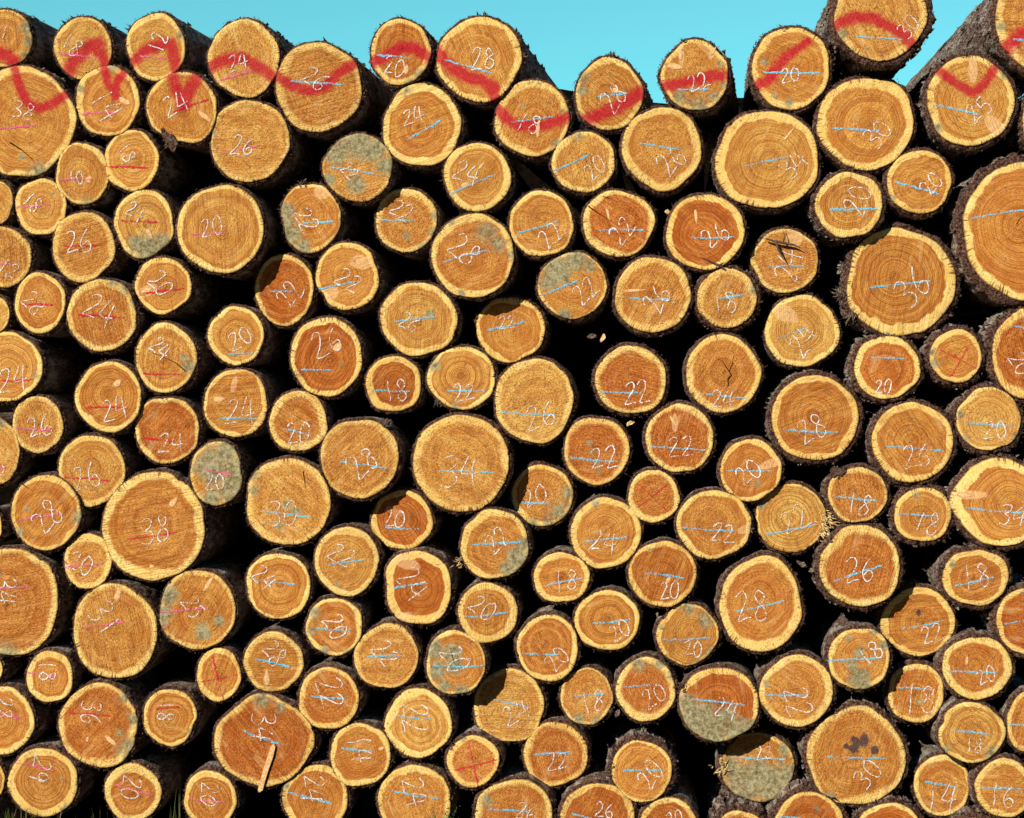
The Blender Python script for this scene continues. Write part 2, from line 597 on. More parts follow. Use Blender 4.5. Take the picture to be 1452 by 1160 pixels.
# ----------------------------------------------------------------- node helpers
class NT:
    def __init__(self, name):
        self.m = bpy.data.materials.new(name); self.m.use_nodes = True
        self.t = self.m.node_tree; self.t.nodes.clear()
        self.out = self.t.nodes.new('ShaderNodeOutputMaterial')
    def n(self, typ, **kw):
        nd = self.t.nodes.new(typ)
        for k, v in kw.items(): setattr(nd, k, v)
        return nd
    def l(self, a, b): self.t.links.new(a, b)
    def put(self, sock, v):
        if isinstance(v, bpy.types.NodeSocket): self.l(v, sock)
        else: sock.default_value = v
    def math(self, op, a, b=0.0, c=None, clamp=False):
        nd = self.n('ShaderNodeMath', operation=op); nd.use_clamp = clamp
        self.put(nd.inputs[0], a); self.put(nd.inputs[1], b)
        if c is not None: self.put(nd.inputs[2], c)
        return nd.outputs[0]
    def vmath(self, op, a, b=None, scale=None):
        nd = self.n('ShaderNodeVectorMath', operation=op)
        self.put(nd.inputs[0], a)
        if b is not None: self.put(nd.inputs[1], b)
        if scale is not None: self.put(nd.inputs['Scale'], scale)
        return nd.outputs[0]
    def smooth(self, x, a, b, lo=0.0, hi=1.0):
        nd = self.n('ShaderNodeMapRange', interpolation_type='SMOOTHSTEP')
        self.put(nd.inputs[0], x); self.put(nd.inputs[1], a); self.put(nd.inputs[2], b); self.put(nd.inputs[3], lo); self.put(nd.inputs[4], hi)
        return nd.outputs[0]
    def mix(self, f, a, b, blend='MIX'):
        nd = self.n('ShaderNodeMix', data_type='RGBA', blend_type=blend)
        self.put(nd.inputs[0], f)
        self.put(nd.inputs[6], a if isinstance(a, bpy.types.NodeSocket) else (*a, 1))
        self.put(nd.inputs[7], b if isinstance(b, bpy.types.NodeSocket) else (*b, 1))
        return nd.outputs[2]
    def noise(self, vec=None, scale=5., detail=2., rough=.5, dims='3D', w=None, dist=0.):
        nd = self.n('ShaderNodeTexNoise', noise_dimensions=dims)
        if vec is not None: self.l(vec, nd.inputs['Vector'])
        if w is not None: self.put(nd.inputs['W'], w)
        nd.inputs['Scale'].default_value = scale; nd.inputs['Detail'].default_value = detail
        nd.inputs['Roughness'].default_value = rough; nd.inputs['Distortion'].default_value = dist
        return nd.outputs['Fac']
    def attr(self, name):
        return self.n('ShaderNodeAttribute', attribute_name=name).outputs['Fac']
    def bsdf(self, color, rough=.8, spec=.2, normal=None):
        b = self.n('ShaderNodeBsdfPrincipled')
        self.put(b.inputs['Base Color'], color if isinstance(color, bpy.types.NodeSocket) else (*color, 1))
        self.put(b.inputs['Roughness'], rough); b.inputs['Specular IOR Level'].default_value = spec
        if normal is not None: self.l(normal, b.inputs['Normal'])
        return b
    def bump(self, h, strength, dist, normal=None):
        b = self.n('ShaderNodeBump'); b.inputs['Strength'].default_value = strength; b.inputs['Distance'].default_value = dist
        self.l(h, b.inputs['Height'])
        if normal is not None: self.l(normal, b.inputs['Normal'])
        return b.outputs[0]
    def seeded(self):
        tc = self.n('ShaderNodeTexCoord').outputs['Object']
        r = self.n('ShaderNodeObjectInfo').outputs['Random']
        off = self.n('ShaderNodeCombineXYZ')
        self.l(self.math('MULTIPLY', r, 37.0), off.inputs[0]); self.l(self.math('MULTIPLY', r, 91.0), off.inputs[1]); self.l(self.math('MULTIPLY', r, 53.0), off.inputs[2])
        return tc, self.vmath('ADD', tc, off.outputs[0]), r

# ----------------------------------------------------------------- materials
def mat_face():
    N = NT('end_grain')
    P, S, rnd = N.seeded()
    t = N.attr('ring_t'); rr = N.attr('ring_r'); hd = N.attr('heart_d'); tone = N.attr('tone')
    chip = N.attr('chip'); spray = N.attr('spray'); dirt = N.attr('dirt'); stain = N.attr('stain')
    flat = N.vmath('MULTIPLY', P, (1., 0., 1.)); dirv = N.vmath('NORMALIZE', flat)
    r2 = N.math('FRACT', N.math('MULTIPLY', rnd, 7.31)); r3 = N.math('FRACT', N.math('MULTIPLY', rnd, 23.7)); r4 = N.math('FRACT', N.math('MULTIPLY', rnd, 61.3))
    seedw = N.math('MULTIPLY', rnd, 77.)
    blotn = N.n('ShaderNodeTexNoise'); N.l(S, blotn.inputs['Vector']); blotn.inputs['Scale'].default_value = 14.; blotn.inputs['Detail'].default_value = 4.; blotn.inputs['Roughness'].default_value = .6
    blot = blotn.outputs['Fac']; sep = N.n('ShaderNodeSeparateColor'); N.l(blotn.outputs['Color'], sep.inputs[0]); warp = sep.outputs[1]; warp2 = sep.outputs[2]
    rw = N.math('ADD', rr, N.math('MULTIPLY', warp, .016))
    # growth rings: fairly regular lines, spacing different on each log, wandering a little
    rn = N.noise(dims='1D', w=N.math('ADD', N.math('MULTIPLY', rw, 120.), seedw), scale=1., detail=2., rough=.6)
    fr = N.math('ADD', 820., N.math('MULTIPLY', r2, 420.))
    rings = N.math('ADD', .5, N.math('MULTIPLY', N.math('SINE', N.math('ADD', N.math('MULTIPLY', rw, fr), N.math('MULTIPLY', rn, 14.))), .5))
    bands = N.noise(dims='1D', w=N.math('ADD', N.math('MULTIPLY', rw, 34.), seedw), scale=1., detail=2.5, rough=.65)
    # saw kerf lines, a different direction on each log
    rot = N.n('ShaderNodeVectorRotate', rotation_type='Y_AXIS'); N.l(S, rot.inputs['Vector']); N.l(N.math('MULTIPLY', rnd, 6.28), rot.inputs['Angle'])
    sawv = N.vmath('MULTIPLY', rot.outputs[0], (1., 0., .03))
    saw = N.noise(sawv, 260., 1., .6)
    fz = N.n('ShaderNodeTexNoise'); N.l(N.vmath('MULTIPLY', rot.outputs[0], (1., 1., .5)), fz.inputs['Vector']); fz.inputs['Scale'].default_value = 300.; fz.inputs['Detail'].default_value = 1.5; fz.inputs['Roughness'].default_value = .8
    fuzz = fz.outputs['Fac']; sf = N.n('ShaderNodeSeparateColor'); N.l(fz.outputs['Color'], sf.inputs[0]); fuzzb = sf.outputs[2]
    fuzz2 = N.noise(S, 170., 2., .8)
    ray = N.noise(N.vmath('ADD', N.vmath('SCALE', dirv, scale=30.), N.vmath('SCALE', S, scale=4.)), 1., 1.5, .6)
    rough_area = N.smooth(N.math('ADD', warp2, N.math('MULTIPLY', N.math('SUBTRACT', r3, .5), .45)), .36, .62)   # torn fibres here, clean rings there
    # heartwood
    tn = N.math('ADD', N.math('ADD', tone, N.math('MULTIPLY', N.math('SUBTRACT', tone, .45), .35)), N.math('MULTIPLY', N.math('SUBTRACT', r4, .5), .16))
    h1 = N.mix(N.smooth(tn, .1, .5), (.70, .385, .092), (.625, .272, .055))
    h2 = N.mix(N.smooth(tn, .5, .9), h1, (.52, .155, .026))
    dk = N.mix(1., h2, (.58, .42, .36), 'MULTIPLY'); lt = N.mix(.42, h2, N.mix(.5, h2, (.95, .60, .20)))
    heart = N.mix(N.smooth(bands, .34, .66), dk, lt)
    heart = N.mix(.55, heart, h2)
    heart = N.mix(N.smooth(blot, .42, .66, 0, .6), heart, N.mix(1., h2, (1.16, 1.42, 1.5), 'MULTIPLY'))
    heart = N.mix(N.smooth(warp2, .52, .34, 0, .5), heart, N.mix(1., h2, (.84, .66, .5), 'MULTIPLY'))
    heart = N.mix(N.math('MULTIPLY', N.smooth(rings, .55, .08), N.math('SUBTRACT', .74, N.math('MULTIPLY', rough_area, .42))), heart, N.mix(1., h2, (.50, .33, .25), 'MULTIPLY'))
    sap = N.mix(N.smooth(blot, .35, .7), (.93, .70, .25), (.86, .57, .155))
    sap = N.mix(N.math('MULTIPLY', r2, .55), sap, (.84, .50, .13))
    sap = N.mix(N.smooth(rings, .5, .1, 0, .22), sap, (.60, .32, .06))
    edge = N.math('ADD', hd, N.math('MULTIPLY', N.math('SUBTRACT', warp, .5), .26))
    soft = N.math('ADD', .014, N.math('MULTIPLY', N.math('MULTIPLY', r3, r3), .09))
    hs = N.smooth(N.math('DIVIDE', edge, soft), -1., 1.)
    c = N.mix(hs, heart, sap)
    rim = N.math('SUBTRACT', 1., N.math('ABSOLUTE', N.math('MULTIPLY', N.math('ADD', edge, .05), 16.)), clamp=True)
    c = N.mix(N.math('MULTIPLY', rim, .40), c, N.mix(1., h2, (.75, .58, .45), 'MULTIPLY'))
    c = N.mix(N.math('MULTIPLY', N.smooth(saw, .56, .38), N.math('ADD', .16, N.math('MULTIPLY', r4, .5))), c, N.mix(1., c, (.52, .36, .25), 'MULTIPLY'))
    fa = N.math('ADD', .22, N.math('MULTIPLY', rough_area, .78))
    c = N.mix(N.math('MULTIPLY', N.smooth(fuzz, .50, .36), N.math('MULTIPLY', fa, .66)), c, N.mix(1., c, (.34, .20, .14), 'MULTIPLY'))
    c = N.mix(N.math('MULTIPLY', N.smooth(fuzz, .54, .66), N.math('MULTIPLY', fa, .46)), c, N.mix(.35, N.mix(1., c, (1.25, 1.42, 1.6), 'MULTIPLY'), (.97, .60, .22)))
    c = N.mix(N.smooth(fuzz2, .45, .32, 0, .42), c, N.mix(1., c, (.36, .22, .16), 'MULTIPLY'))
    c = N.mix(N.smooth(fuzz2, .56, .68, 0, .22), c, N.mix(1., c, (1.3, 1.4, 1.5), 'MULTIPLY'))
    c = N.mix(N.smooth(ray, .60, .76, 0, .30), c, N.mix(1., c, (.50, .34, .25), 'MULTIPLY'))
    # smears of resin, dirt and bleaching along the cut
    sm1 = N.noise(N.vmath('MULTIPLY', rot.outputs[0], (1., 0., .22)), 24., 2., .7)
    c = N.mix(N.smooth(N.math('ADD', sm1, N.math('MULTIPLY', r2, .06)), .56, .72, 0, .42), c, N.mix(1., c, (.56, .46, .42), 'MULTIPLY'))
    c = N.mix(N.smooth(N.math('SUBTRACT', sm1, N.math('MULTIPLY', r3, .05)), .40, .26, 0, .22), c, (.86, .60, .26))
    # torn nicks at the rim
    nick = N.noise(N.vmath('ADD', N.vmath('SCALE', dirv, scale=34.), N.vmath('SCALE', S, scale=1.)), 1., 1., .5)
    nd = N.math('MULTIPLY', N.smooth(N.math('ADD', t, N.math('MULTIPLY', N.math('SUBTRACT', nick, .5), .55)), .98, 1.03), N.math('MULTIPLY', N.smooth(nick, .55, .60), N.smooth(N.noise(N.vmath('ADD', N.vmath('SCALE', dirv, scale=1.3), N.vmath('SCALE', S, scale=.05)), 1., 0.), .42, .58)))
    c = N.mix(N.math('MULTIPLY', nd, .85), c, (.08, .03, .012))
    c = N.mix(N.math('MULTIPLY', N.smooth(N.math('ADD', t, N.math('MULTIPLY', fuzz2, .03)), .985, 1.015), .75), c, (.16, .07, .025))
    # drying check through the pith
    chk = N.noise(N.vmath('ADD', N.vmath('SCALE', dirv, scale=3.2), N.vmath('SCALE', S, scale=1.2)), 1., 0.)
    ck = N.math('MULTIPLY', N.smooth(N.math('ABSOLUTE', N.math('SUBTRACT', chk, .37)), .012, .002), N.smooth(t, .5, .1))
    c = N.mix(N.math('MULTIPLY', ck, .55), c, (.09, .03, .01))
    m1 = N.noise(S, 34., 5., .74)
    # broad torn places, paler and pinker than the sawn wood
    cm = N.smooth(N.math('ADD', chip, N.math('MULTIPLY', N.math('SUBTRACT', m1, .5), .9)), .28, .50)
    c = N.mix(N.math('MULTIPLY', cm, .52), c, N.mix(N.smooth(saw, .25, .75), (.68, .37, .15), (.90, .62, .33)))
    # weathering and dried mud
    dn = N.math('ADD', dirt, N.math('MULTIPLY', N.math('SUBTRACT', m1, .5), 2.6))
    dm = N.smooth(dn, .15, 1.0)
    dcol = N.mix(N.smooth(N.noise(S, 60., 3., .75), .30, .70), (.105, .098, .042), (.40, .375, .215))
    c = N.mix(N.math('MULTIPLY', dm, N.math('ADD', .55, N.math('MULTIPLY', N.smooth(dn, .6, 1.2), .35))), c, dcol)
    # grey bloom that many butts have, here and there, most at the rim
    gb = N.smooth(N.math('ADD', N.math('ADD', m1, N.math('MULTIPLY', t, .09)), N.math('MULTIPLY', r4, .05)), .70, .84)
    c = N.mix(N.math('MULTIPLY', gb, .6), c, (.16, .13, .065))
    sp = N.smooth(N.noise(S, 80., 1.5, .5), .67, .72)
    c = N.mix(N.math('MULTIPLY', sp, .6), c, (.11, .09, .05))
    # spray paint
    sn = N.math('ADD', spray, N.math('ADD', N.math('MULTIPLY', N.math('SUBTRACT', fuzz2, .5), .75), N.math('MULTIPLY', N.math('SUBTRACT', m1, .5), 1.7)))
    sm = N.smooth(sn, .0, .95)
    c = N.mix(N.math('MULTIPLY', sm, .88), c, N.mix(N.smooth(fuzz, .38, .62), (.36, .003, .016), (.50, .009, .034)))
    stm = N.smooth(N.math('ADD', stain, N.math('MULTIPLY', N.math('SUBTRACT', m1, .5), 2.2)), .3, .7)
    c = N.mix(N.math('MULTIPLY', stm, .85), c, (.035, .03, .045))
    h = N.math('ADD', N.math('MULTIPLY', fuzz, .5), N.math('MULTIPLY', fuzz2, .8))
    nrm = N.bump(h, .9, .0036)
    b = N.bsdf(c, .9, .06, nrm)
    N.l(b.outputs[0], N.out.inputs[0]); return N.m

def mat_bark():
    N = NT('bark')
    P, S, rnd = N.seeded()
    rim = N.attr('rim'); ht = N.attr('ridge'); lit = N.attr('lichen')
    st = N.vmath('MULTIPLY', S, (1., .28, 1.))
    a = N.noise(st, 34., 3., .7); b = N.noise(st, 110., 3., .75); g = N.noise(S, 9., 3., .65)
    base = N.mix(N.smooth(b, .35, .68), (.065, .036, .028), (.30, .195, .145))
    base = N.mix(N.smooth(a, .46, .66), base, (.46, .38, .31))
    base = N.mix(N.smooth(g, .50, .66, 0, .6), base, (.34, .36, .28))
    base = N.mix(N.smooth(b, .60, .74, 0, .7), base, (.25, .105, .06))
    base = N.mix(N.smooth(N.math('ADD', ht, N.math('MULTIPLY', N.math('SUBTRACT', b, .5), .5)), .32, .04), base, (.035, .018, .015))
    rimc = N.mix(N.smooth(b, .4, .65), (.045, .020, .016), (.23, .12, .075))
    base = N.mix(N.smooth(rim, .3, .7), base, rimc)
    nrm = N.bump(N.math('ADD', a, N.math('MULTIPLY', b, .7)), 1., .028)
    s = N.bsdf(base, .92, .08, nrm)
    N.l(s.outputs[0], N.out.inputs[0]); return N.m

def mat_chalk(name, col_a, col_b, cover):
    N = NT(name)
    P, S, rnd = N.seeded()
    rot = N.n('ShaderNodeVectorRotate', rotation_type='Y_AXIS'); N.l(S, rot.inputs['Vector']); rot.inputs['Angle'].default_value = .7
    st = N.vmath('MULTIPLY', rot.outputs[0], (1., 1., .3))
    a = N.noise(st, 380., 2., .7); e = N.attr('edge'); lo = N.noise(S, 35., 2., .5)
    v = N.math('SUBTRACT', N.math('ADD', a, N.math('MULTIPLY', N.math('SUBTRACT', lo, .5), .5)), N.math('MULTIPLY', e, .16))
    al = N.smooth(v, cover - .05, cover + .05)
    c = N.mix(N.smooth(a, .4, .7), col_a, col_b)
    b = N.bsdf(c, .95, .05)
    tr = N.n('ShaderNodeBsdfTransparent'); mx = N.n('ShaderNodeMixShader')
    N.l(al, mx.inputs[0]); N.l(tr.outputs[0], mx.inputs[1]); N.l(b.outputs[0], mx.inputs[2])
    N.l(mx.outputs[0], N.out.inputs[0]); return N.m

def mat_knot():
    N = NT('torn_wood')
    P, S, rnd = N.seeded()
    st = N.vmath('MULTIPLY', S, (1., 1., 1.)); a = N.noise(st, 200., 3., .7); b = N.noise(S, 60., 2., .5); k = N.attr('edge')
    c = N.mix(N.smooth(a, .35, .65), (.56, .29, .11), (.84, .56, .26))
    c = N.mix(N.smooth(N.math('ADD', k, N.math('MULTIPLY', N.math('SUBTRACT', b, .5), .9)), .55, .9), c, (.46, .19, .06))
    s = N.bsdf(c, .8, .15, N.bump(a, .6, .003)); N.l(s.outputs[0], N.out.inputs[0]); return N.m

def mat_simple(name, ca, cb, scale, rough=.9, bumpd=.004, stretch=(1, 1, 1), spec=.15):
    N = NT(name); P, S, rnd = N.seeded()
    a = N.noise(N.vmath('MULTIPLY', S, stretch), scale, 5., .65)
    s = N.bsdf(N.mix(N.smooth(a, .33, .67), ca, cb), rough, spec, N.bump(a, .7, bumpd))
    N.l(s.outputs[0], N.out.inputs[0]); return N.m

M_FACE = mat_face(); M_BARK = mat_bark(); M_KNOT = mat_knot()
M_WHITE = mat_chalk('white_chalk', (.68, .58, .50), (.84, .79, .77), .42)
M_LINE = {'b': mat_chalk('blue_chalk', (.10, .40, .58), (.22, .60, .76), .435),
          'p': mat_chalk('pink_chalk', (.62, .07, .16), (.80, .20, .32), .42),
          'r': mat_chalk('red_chalk', (.50, .012, .03), (.68, .03, .06), .42)}
M_FIBRE = mat_simple('splintered_wood', (.45, .24, .08), (.85, .62, .28), 120., stretch=(1, 1, .3))
M_BACK = mat_simple('sawn_back', (.12, .06, .02), (.22, .12, .05), 40.)
M_SOIL = mat_simple('soil', (.10, .065, .045), (.20, .135, .09), 14., bumpd=.02)
M_SHADE_SOIL = mat_simple('shade_soil', (.0022, .0015, .001), (.007, .005, .003), 9., bumpd=.03, spec=0.)  # near-black soil colour, stands in for the shade in the log gaps
M_GRASS = mat_simple('grass_blade', (.06, .09, .015), (.16, .17, .04), 30.)
M_DRY = mat_simple('dry_grass', (.20, .16, .07), (.38, .32, .16), 30.)
M_LEAF = mat_simple('leaf', (.035, .09, .02), (.08, .17, .04), 60.)
M_TWIG = mat_simple('twig_bark', (.05, .03, .02), (.14, .09, .06), 90.)

# ----------------------------------------------------------------- log outlines
NSEG = 120
TH = np.linspace(0, 2*np.pi, NSEG, endpoint=False)
def outline(L):
    """radius in photo pixels at each angle (counter-clockwise, y up), measured from the middle of the log"""
    rng = np.random.RandomState(abs(hash_id(L['id'])) % 100000)
    r = 1.0 / np.sqrt((np.cos(TH)/L['rx'])**2 + (np.sin(TH)/L['ry'])**2)
    k = np.ones(NSEG)
    for m, a in ((2, .008), (3, .014), (4, .011), (5, .009), (7, .006), (9, .004), (13, .003)):
        k += a * rng.uniform(.4, 1.6) * np.cos(m*TH + rng.uniform(0, 6.28))
    # a few nearly straight chords, as on hewn or squeezed butts
    for _ in range(rng.randint(0, 3)):
        a0 = rng.uniform(0, 6.28); w = rng.uniform(.2, .4)
        d = np.angle(np.exp(1j*(TH - a0))); k -= .03 * np.exp(-(d/w)**2)
    for a0, amp, w in BUMPS.get(L['id'], []):
        d = np.degrees(np.angle(np.exp(1j*(TH - math.radians(a0))))); k += amp * np.exp(-(d/w)**2)
    return r * k
def hash_id(s):
    h = 7
    for ch in s: h = (h*131 + ord(ch)) % 1000003
    return h
for i in order: logs[i]['out'] = outline(logs[i])

def bark_thickness(L):
    px = L['cx'] + L['out']*np.cos(TH); py = L['cy'] - L['out']*np.sin(TH)
    th = np.full(NSEG, L['bark'])
    for j in order:
        O = logs[j]
        if O is L or math.hypot(O['cx']-L['cx'], O['cy']-L['cy']) > 230: continue
        dx = px - O['cx']; dy = O['cy'] - py
        ang = np.arctan2(dy, dx) % (2*np.pi)
        ro = np.interp(ang, TH, O['out'], period=2*np.pi)
        gap = np.hypot(dx, dy) - ro
        th = np.minimum(th, np.maximum(gap*.60, 1.3))
    # soften sudden changes
    k = np.array([1, 2, 3, 2, 1.]); k /= k.sum()
    return np.convolve(np.r_[th[-2:], th, th[:2]], k, 'valid')

# ----------------------------------------------------------------- digits
G = {
 '0': [[(.30, 1), (.08, .8), (.0, .42), (.14, .06), (.36, .02), (.56, .35), (.52, .8), (.30, 1), (.2, .95)]],
 '1': [[(.28, 1), (.26, .6), (.30, .3), (.28, 0)]],
 '2': [[(.02, .82), (.2, .98), (.42, .96), (.46, .74), (.3, .42), (.06, .1), (.08, .02), (.34, .06), (.62, .08)]],
 '3': [[(.04, .92), (.28, 1), (.48, .88), (.42, .68), (.2, .54), (.44, .46), (.54, .24), (.36, .03), (.04, .06)]],
 '4': [[(.22, 1), (.08, .66), (.0, .38), (.26, .36), (.62, .44)], [(.46, .92), (.42, .5), (.44, -.06)]],
 '5': [[(.5, .98), (.12, .94)], [(.12, .94), (.08, .56), (.34, .6), (.5, .36), (.36, .06), (.02, .06)]],
 '6': [[(.44, 1), (.16, .72), (.02, .34), (.16, .04), (.42, .06), (.52, .28), (.36, .46), (.1, .32)]],
 '7': [[(.0, .94), (.52, .96), (.3, .5), (.18, 0)]],
 '8': [[(.46, .86), (.26, 1), (.08, .84), (.22, .6), (.48, .34), (.44, .08), (.2, .0), (.04, .2), (.2, .48), (.44, .7), (.46, .86)]],
 '9': [[(.48, .8), (.26, 1), (.04, .78), (.12, .54), (.36, .56), (.5, .84), (.48, .4), (.42, 0)]],
}
def smoothline(pts, n=5):
    P = [pts[0]] + list(pts) + [pts[-1]]; out = []
    for i in range(1, len(P)-2):
        p0, p1, p2, p3 = (np.array(P[i+k], float) for k in (-1, 0, 1, 2))
        for s in range(n):
            u = s/n
            out.append(.5*((2*p1) + (-p0+p2)*u + (2*p0-5*p1+4*p2-p3)*u*u + (-p0+3*p1-3*p2+p3)*u**3))
    out.append(np.array(P[-2], float)); return out

class Ribbons:
    def __init__(s): s.v = []; s.f = []; s.e = []
    def add(s, pts, w, rng, yfun, lift):
        b = len(s.v); n = len(pts)
        for i, p in enumerate(pts):
            a = pts[max(i-1, 0)]; c = pts[min(i+1, n-1)]; d = c - a; L = np.hypot(*d) or 1; nx, nz = -d[1]/L, d[0]/L
            ww = w * rng.uniform(.75, 1.2) * (.65 if i in (0, n-1) else 1)
            for k in (-1, 0, 1):
                x = p[0] + nx*ww*k*.5; z = p[1] + nz*ww*k*.5
                s.v.append((x, yfun(x, z) - lift, z)); s.e.append(abs(k))
            if i:
                q = b + 3*(i-1)
                s.f += [(q, q+1, q+4, q+3), (q+1, q+2, q+5, q+4)]
    def build(s, name, mat, parent): return mesh_obj(name, s.v, s.f, mat, parent, attrs={'edge': s.e})

# ----------------------------------------------------------------- building one log
SP = 1.0 / PPM
def build_log(L, label):
    rng = random.Random(hash_id(L['id']) + 5)
    nr = np.random.RandomState(hash_id(L['id']) % 99991)
    y0 = L['rec']*(1.18 if L['rec'] > .02 else 1) + rng.uniform(-.008, .008)
    sc = (DIST + y0)/DIST * SP              # metres per photo pixel at this log's face
    big = (L['rx']+L['ry'])/2
    # pith, off centre
    ox, oz = rng.uniform(-.12, .12)*L['rx'], rng.uniform(-.12, .12)*L['ry']
    if L['id'] in ('D21',): ox = .25*L['rx']
    root = empty('log', world_at(L['cx']+ox, L['cy']-oz, y0), label, 'log', 'logs stacked in the timber pile')
    # direction: upper rows converge a little differently, as in the photo
    k = max(0., min(1., (420-L['cy'])/330.))
    vpx, vpy = VX + 60*k + rng.uniform(-18, 18), VY - 110*k + rng.uniform(-15, 15)
    vpx, vpy = TWEAK_VP.get(L['id'], (vpx, vpy))
    dx, dz = (vpx-VX)/(PPM*DIST), -(vpy-VY)/(PPM*DIST)
    ax, az = rng.uniform(-.07, .07), rng.uniform(-.07, .07)      # saw cut never quite square
    yf = lambda x, z: ax*x + az*z
    loc = lambda px, py: np.array([(px - L['cx'] - ox)*sc, (L['cy'] - py - oz)*sc])
    Ox = (L['out']*np.cos(TH) - ox)*sc; Oz = (L['out']*np.sin(TH) - oz)*sc
    R = np.hypot(Ox, Oz); Rm = R.mean()
    # ---------------- end face
    NR = int(max(22, min(44, big*.55)))
    ts = np.linspace(0, 1, NR+1)[1:]
    jag = 1 + nr.normal(0, .0045, NSEG) - .03*(nr.uniform(0, 1, NSEG) > .97)
    hn = np.ones(NSEG)*min(.95, L['heart'] + .018)
    for m in (1, 2, 3, 5, 8): hn += nr.uniform(-1, 1)*(.03 if m < 5 else .013)*np.cos(m*TH + nr.uniform(0, 6.28))
    X = np.r_[0, np.concatenate([Ox*t*(jag if t == 1 else 1) for t in ts])]
    Z = np.r_[0, np.concatenate([Oz*t*(jag if t == 1 else 1) for t in ts])]
    T = np.r_[0, np.repeat(ts, NSEG)]
    HD = np.r_[-L['heart'], np.concatenate([t - hn for t in ts])]
    RR = np.r_[0, np.concatenate([t*(R*.45 + Rm*.55) for t in ts])]
    # gentle real relief: a rounded arris and ragged cut
    rel = nr.normal(0, .0005, len(X)); rel += np.where(T >= 1, .003, 0)
    Y = ax*X + az*Z + rel
    verts = list(zip(X, Y, Z)); faces = []
    for j in range(NSEG): faces.append((0, 1+j, 1+(j+1) % NSEG))
    for r_ in range(NR-1):
        b0, b1 = 1+r_*NSEG, 1+(r_+1)*NSEG
        for j in range(NSEG):
            j2 = (j+1) % NSEG; faces.append((b0+j, b1+j, b1+j2, b0+j2))
    # short wall of wood behind the arris
    b0 = 1+(NR-1)*NSEG; b1 = len(verts)
    for j in range(NSEG): verts.append((Ox[j]+dx*.05, Y[b0+j]+.05, Oz[j]+dz*.05))
    for j in range(NSEG):
        j2 = (j+1) % NSEG; faces.append((b0+j, b1+j, b1+j2, b0+j2))
    ext = lambda a, v: np.r_[a, np.full(NSEG, v)]
    PXc = L['cx'] + ox + X/sc; PYc = L['cy'] - oz - Z/sc
    def dist_poly(pts):
        d = np.full(len(PXc), 1e9)
        for (x1, y1), (x2, y2) in zip(pts, pts[1:]):
            vx, vy = x2-x1, y2-y1; q = np.clip(((PXc-x1)*vx+(PYc-y1)*vy)/(vx*vx+vy*vy), 0, 1)
            d = np.minimum(d, np.hypot(PXc-x1-q*vx, PYc-y1-q*vy))
        return d
    chip = np.zeros(len(X)); spray = np.zeros(len(X)); dirt = np.zeros(len(X)); stain = np.zeros(len(X))
    for w, pts in SPRAY.get(L['id'], []): spray = np.maximum(spray, np.clip(1.35 - dist_poly(pts)/(w*1.22), 0, 1))
    for (x, y, a_, b_, g_) in CHIPS.get(L['id'], []):
        cg, sg = math.cos(math.radians(g_)), math.sin(math.radians(g_)); ux = (PXc-x)*cg - (PYc-y)*sg; uy = (PXc-x)*sg + (PYc-y)*cg
        chip = np.maximum(chip, np.clip(1.4 - np.hypot(ux/a_, uy/b_), 0, 1))
    for (x, y, r_) in DIRT.get(L['id'], []): dirt = np.maximum(dirt, np.clip(1.25 - .85*np.hypot(PXc-x, PYc-y)/r_, 0, 1)*(1.55 if L['id'] in ('C34', 'C30', 'A30', 'C10', 'D26', 'B26', 'A13', 'B31', 'A36', 'B7', 'B5') else 1.1))
    if L['id'] == 'D31':
        for (x, y, r_) in ((1211, 1062, 8), (1214, 1052, 8), (1225, 1050, 9), (1240, 1064, 7), (1200, 1058, 4)): stain = np.maximum(stain, np.clip(1.4-np.hypot(PXc-x, PYc-y)/r_, 0, 1))
    if L['id'] == 'D24': stain = np.clip(1.4-np.hypot((PXc-1302)*1.8, PYc-869)/7, 0, 1)
    fc = mesh_obj('end_face', verts, faces, M_FACE, root, True, {
        'ring_t': ext(T, 1.05), 'ring_r': ext(RR, Rm), 'heart_d': ext(HD, .2), 'tone': np.full(len(verts), L['tone']),
        'spray': ext(spray, 0), 'chip': ext(chip, 0), 'dirt': ext(dirt, 0), 'stain': ext(stain, 0)})
    # ---------------- bark
    bt = bark_thickness(L)*sc
    thick = L['bark'] >= 7
    length = rng.uniform(3.9, 4.3)
    ys = [0.]; step = .014 if thick else .02
    while ys[-1] < length: ys.append(ys[-1]+step); step *= (1.11 if thick else 1.2)
    ys[-1] = length
    nx, nz = np.cos(TH), np.sin(TH)
    V = []; RIM = []; RID = []
    edge_in = np.abs(nr.normal(0, .0015, NSEG))
    front = .004 + np.abs(np.convolve(np.r_[nr.normal(0, 1, 2), nr.normal(0, 1, NSEG), 0, 0], [.3, .5, .3], 'same')[:NSEG])*.010
    so = hash_id(L['id']) % 997
    for j in range(NSEG):      # inner rim just inside the wood wall
        V.append((Ox[j]-nx[j]*.0015, yf(Ox[j], Oz[j])+.007, Oz[j]-nz[j]*.0015)); RIM.append(1); RID.append(.3)
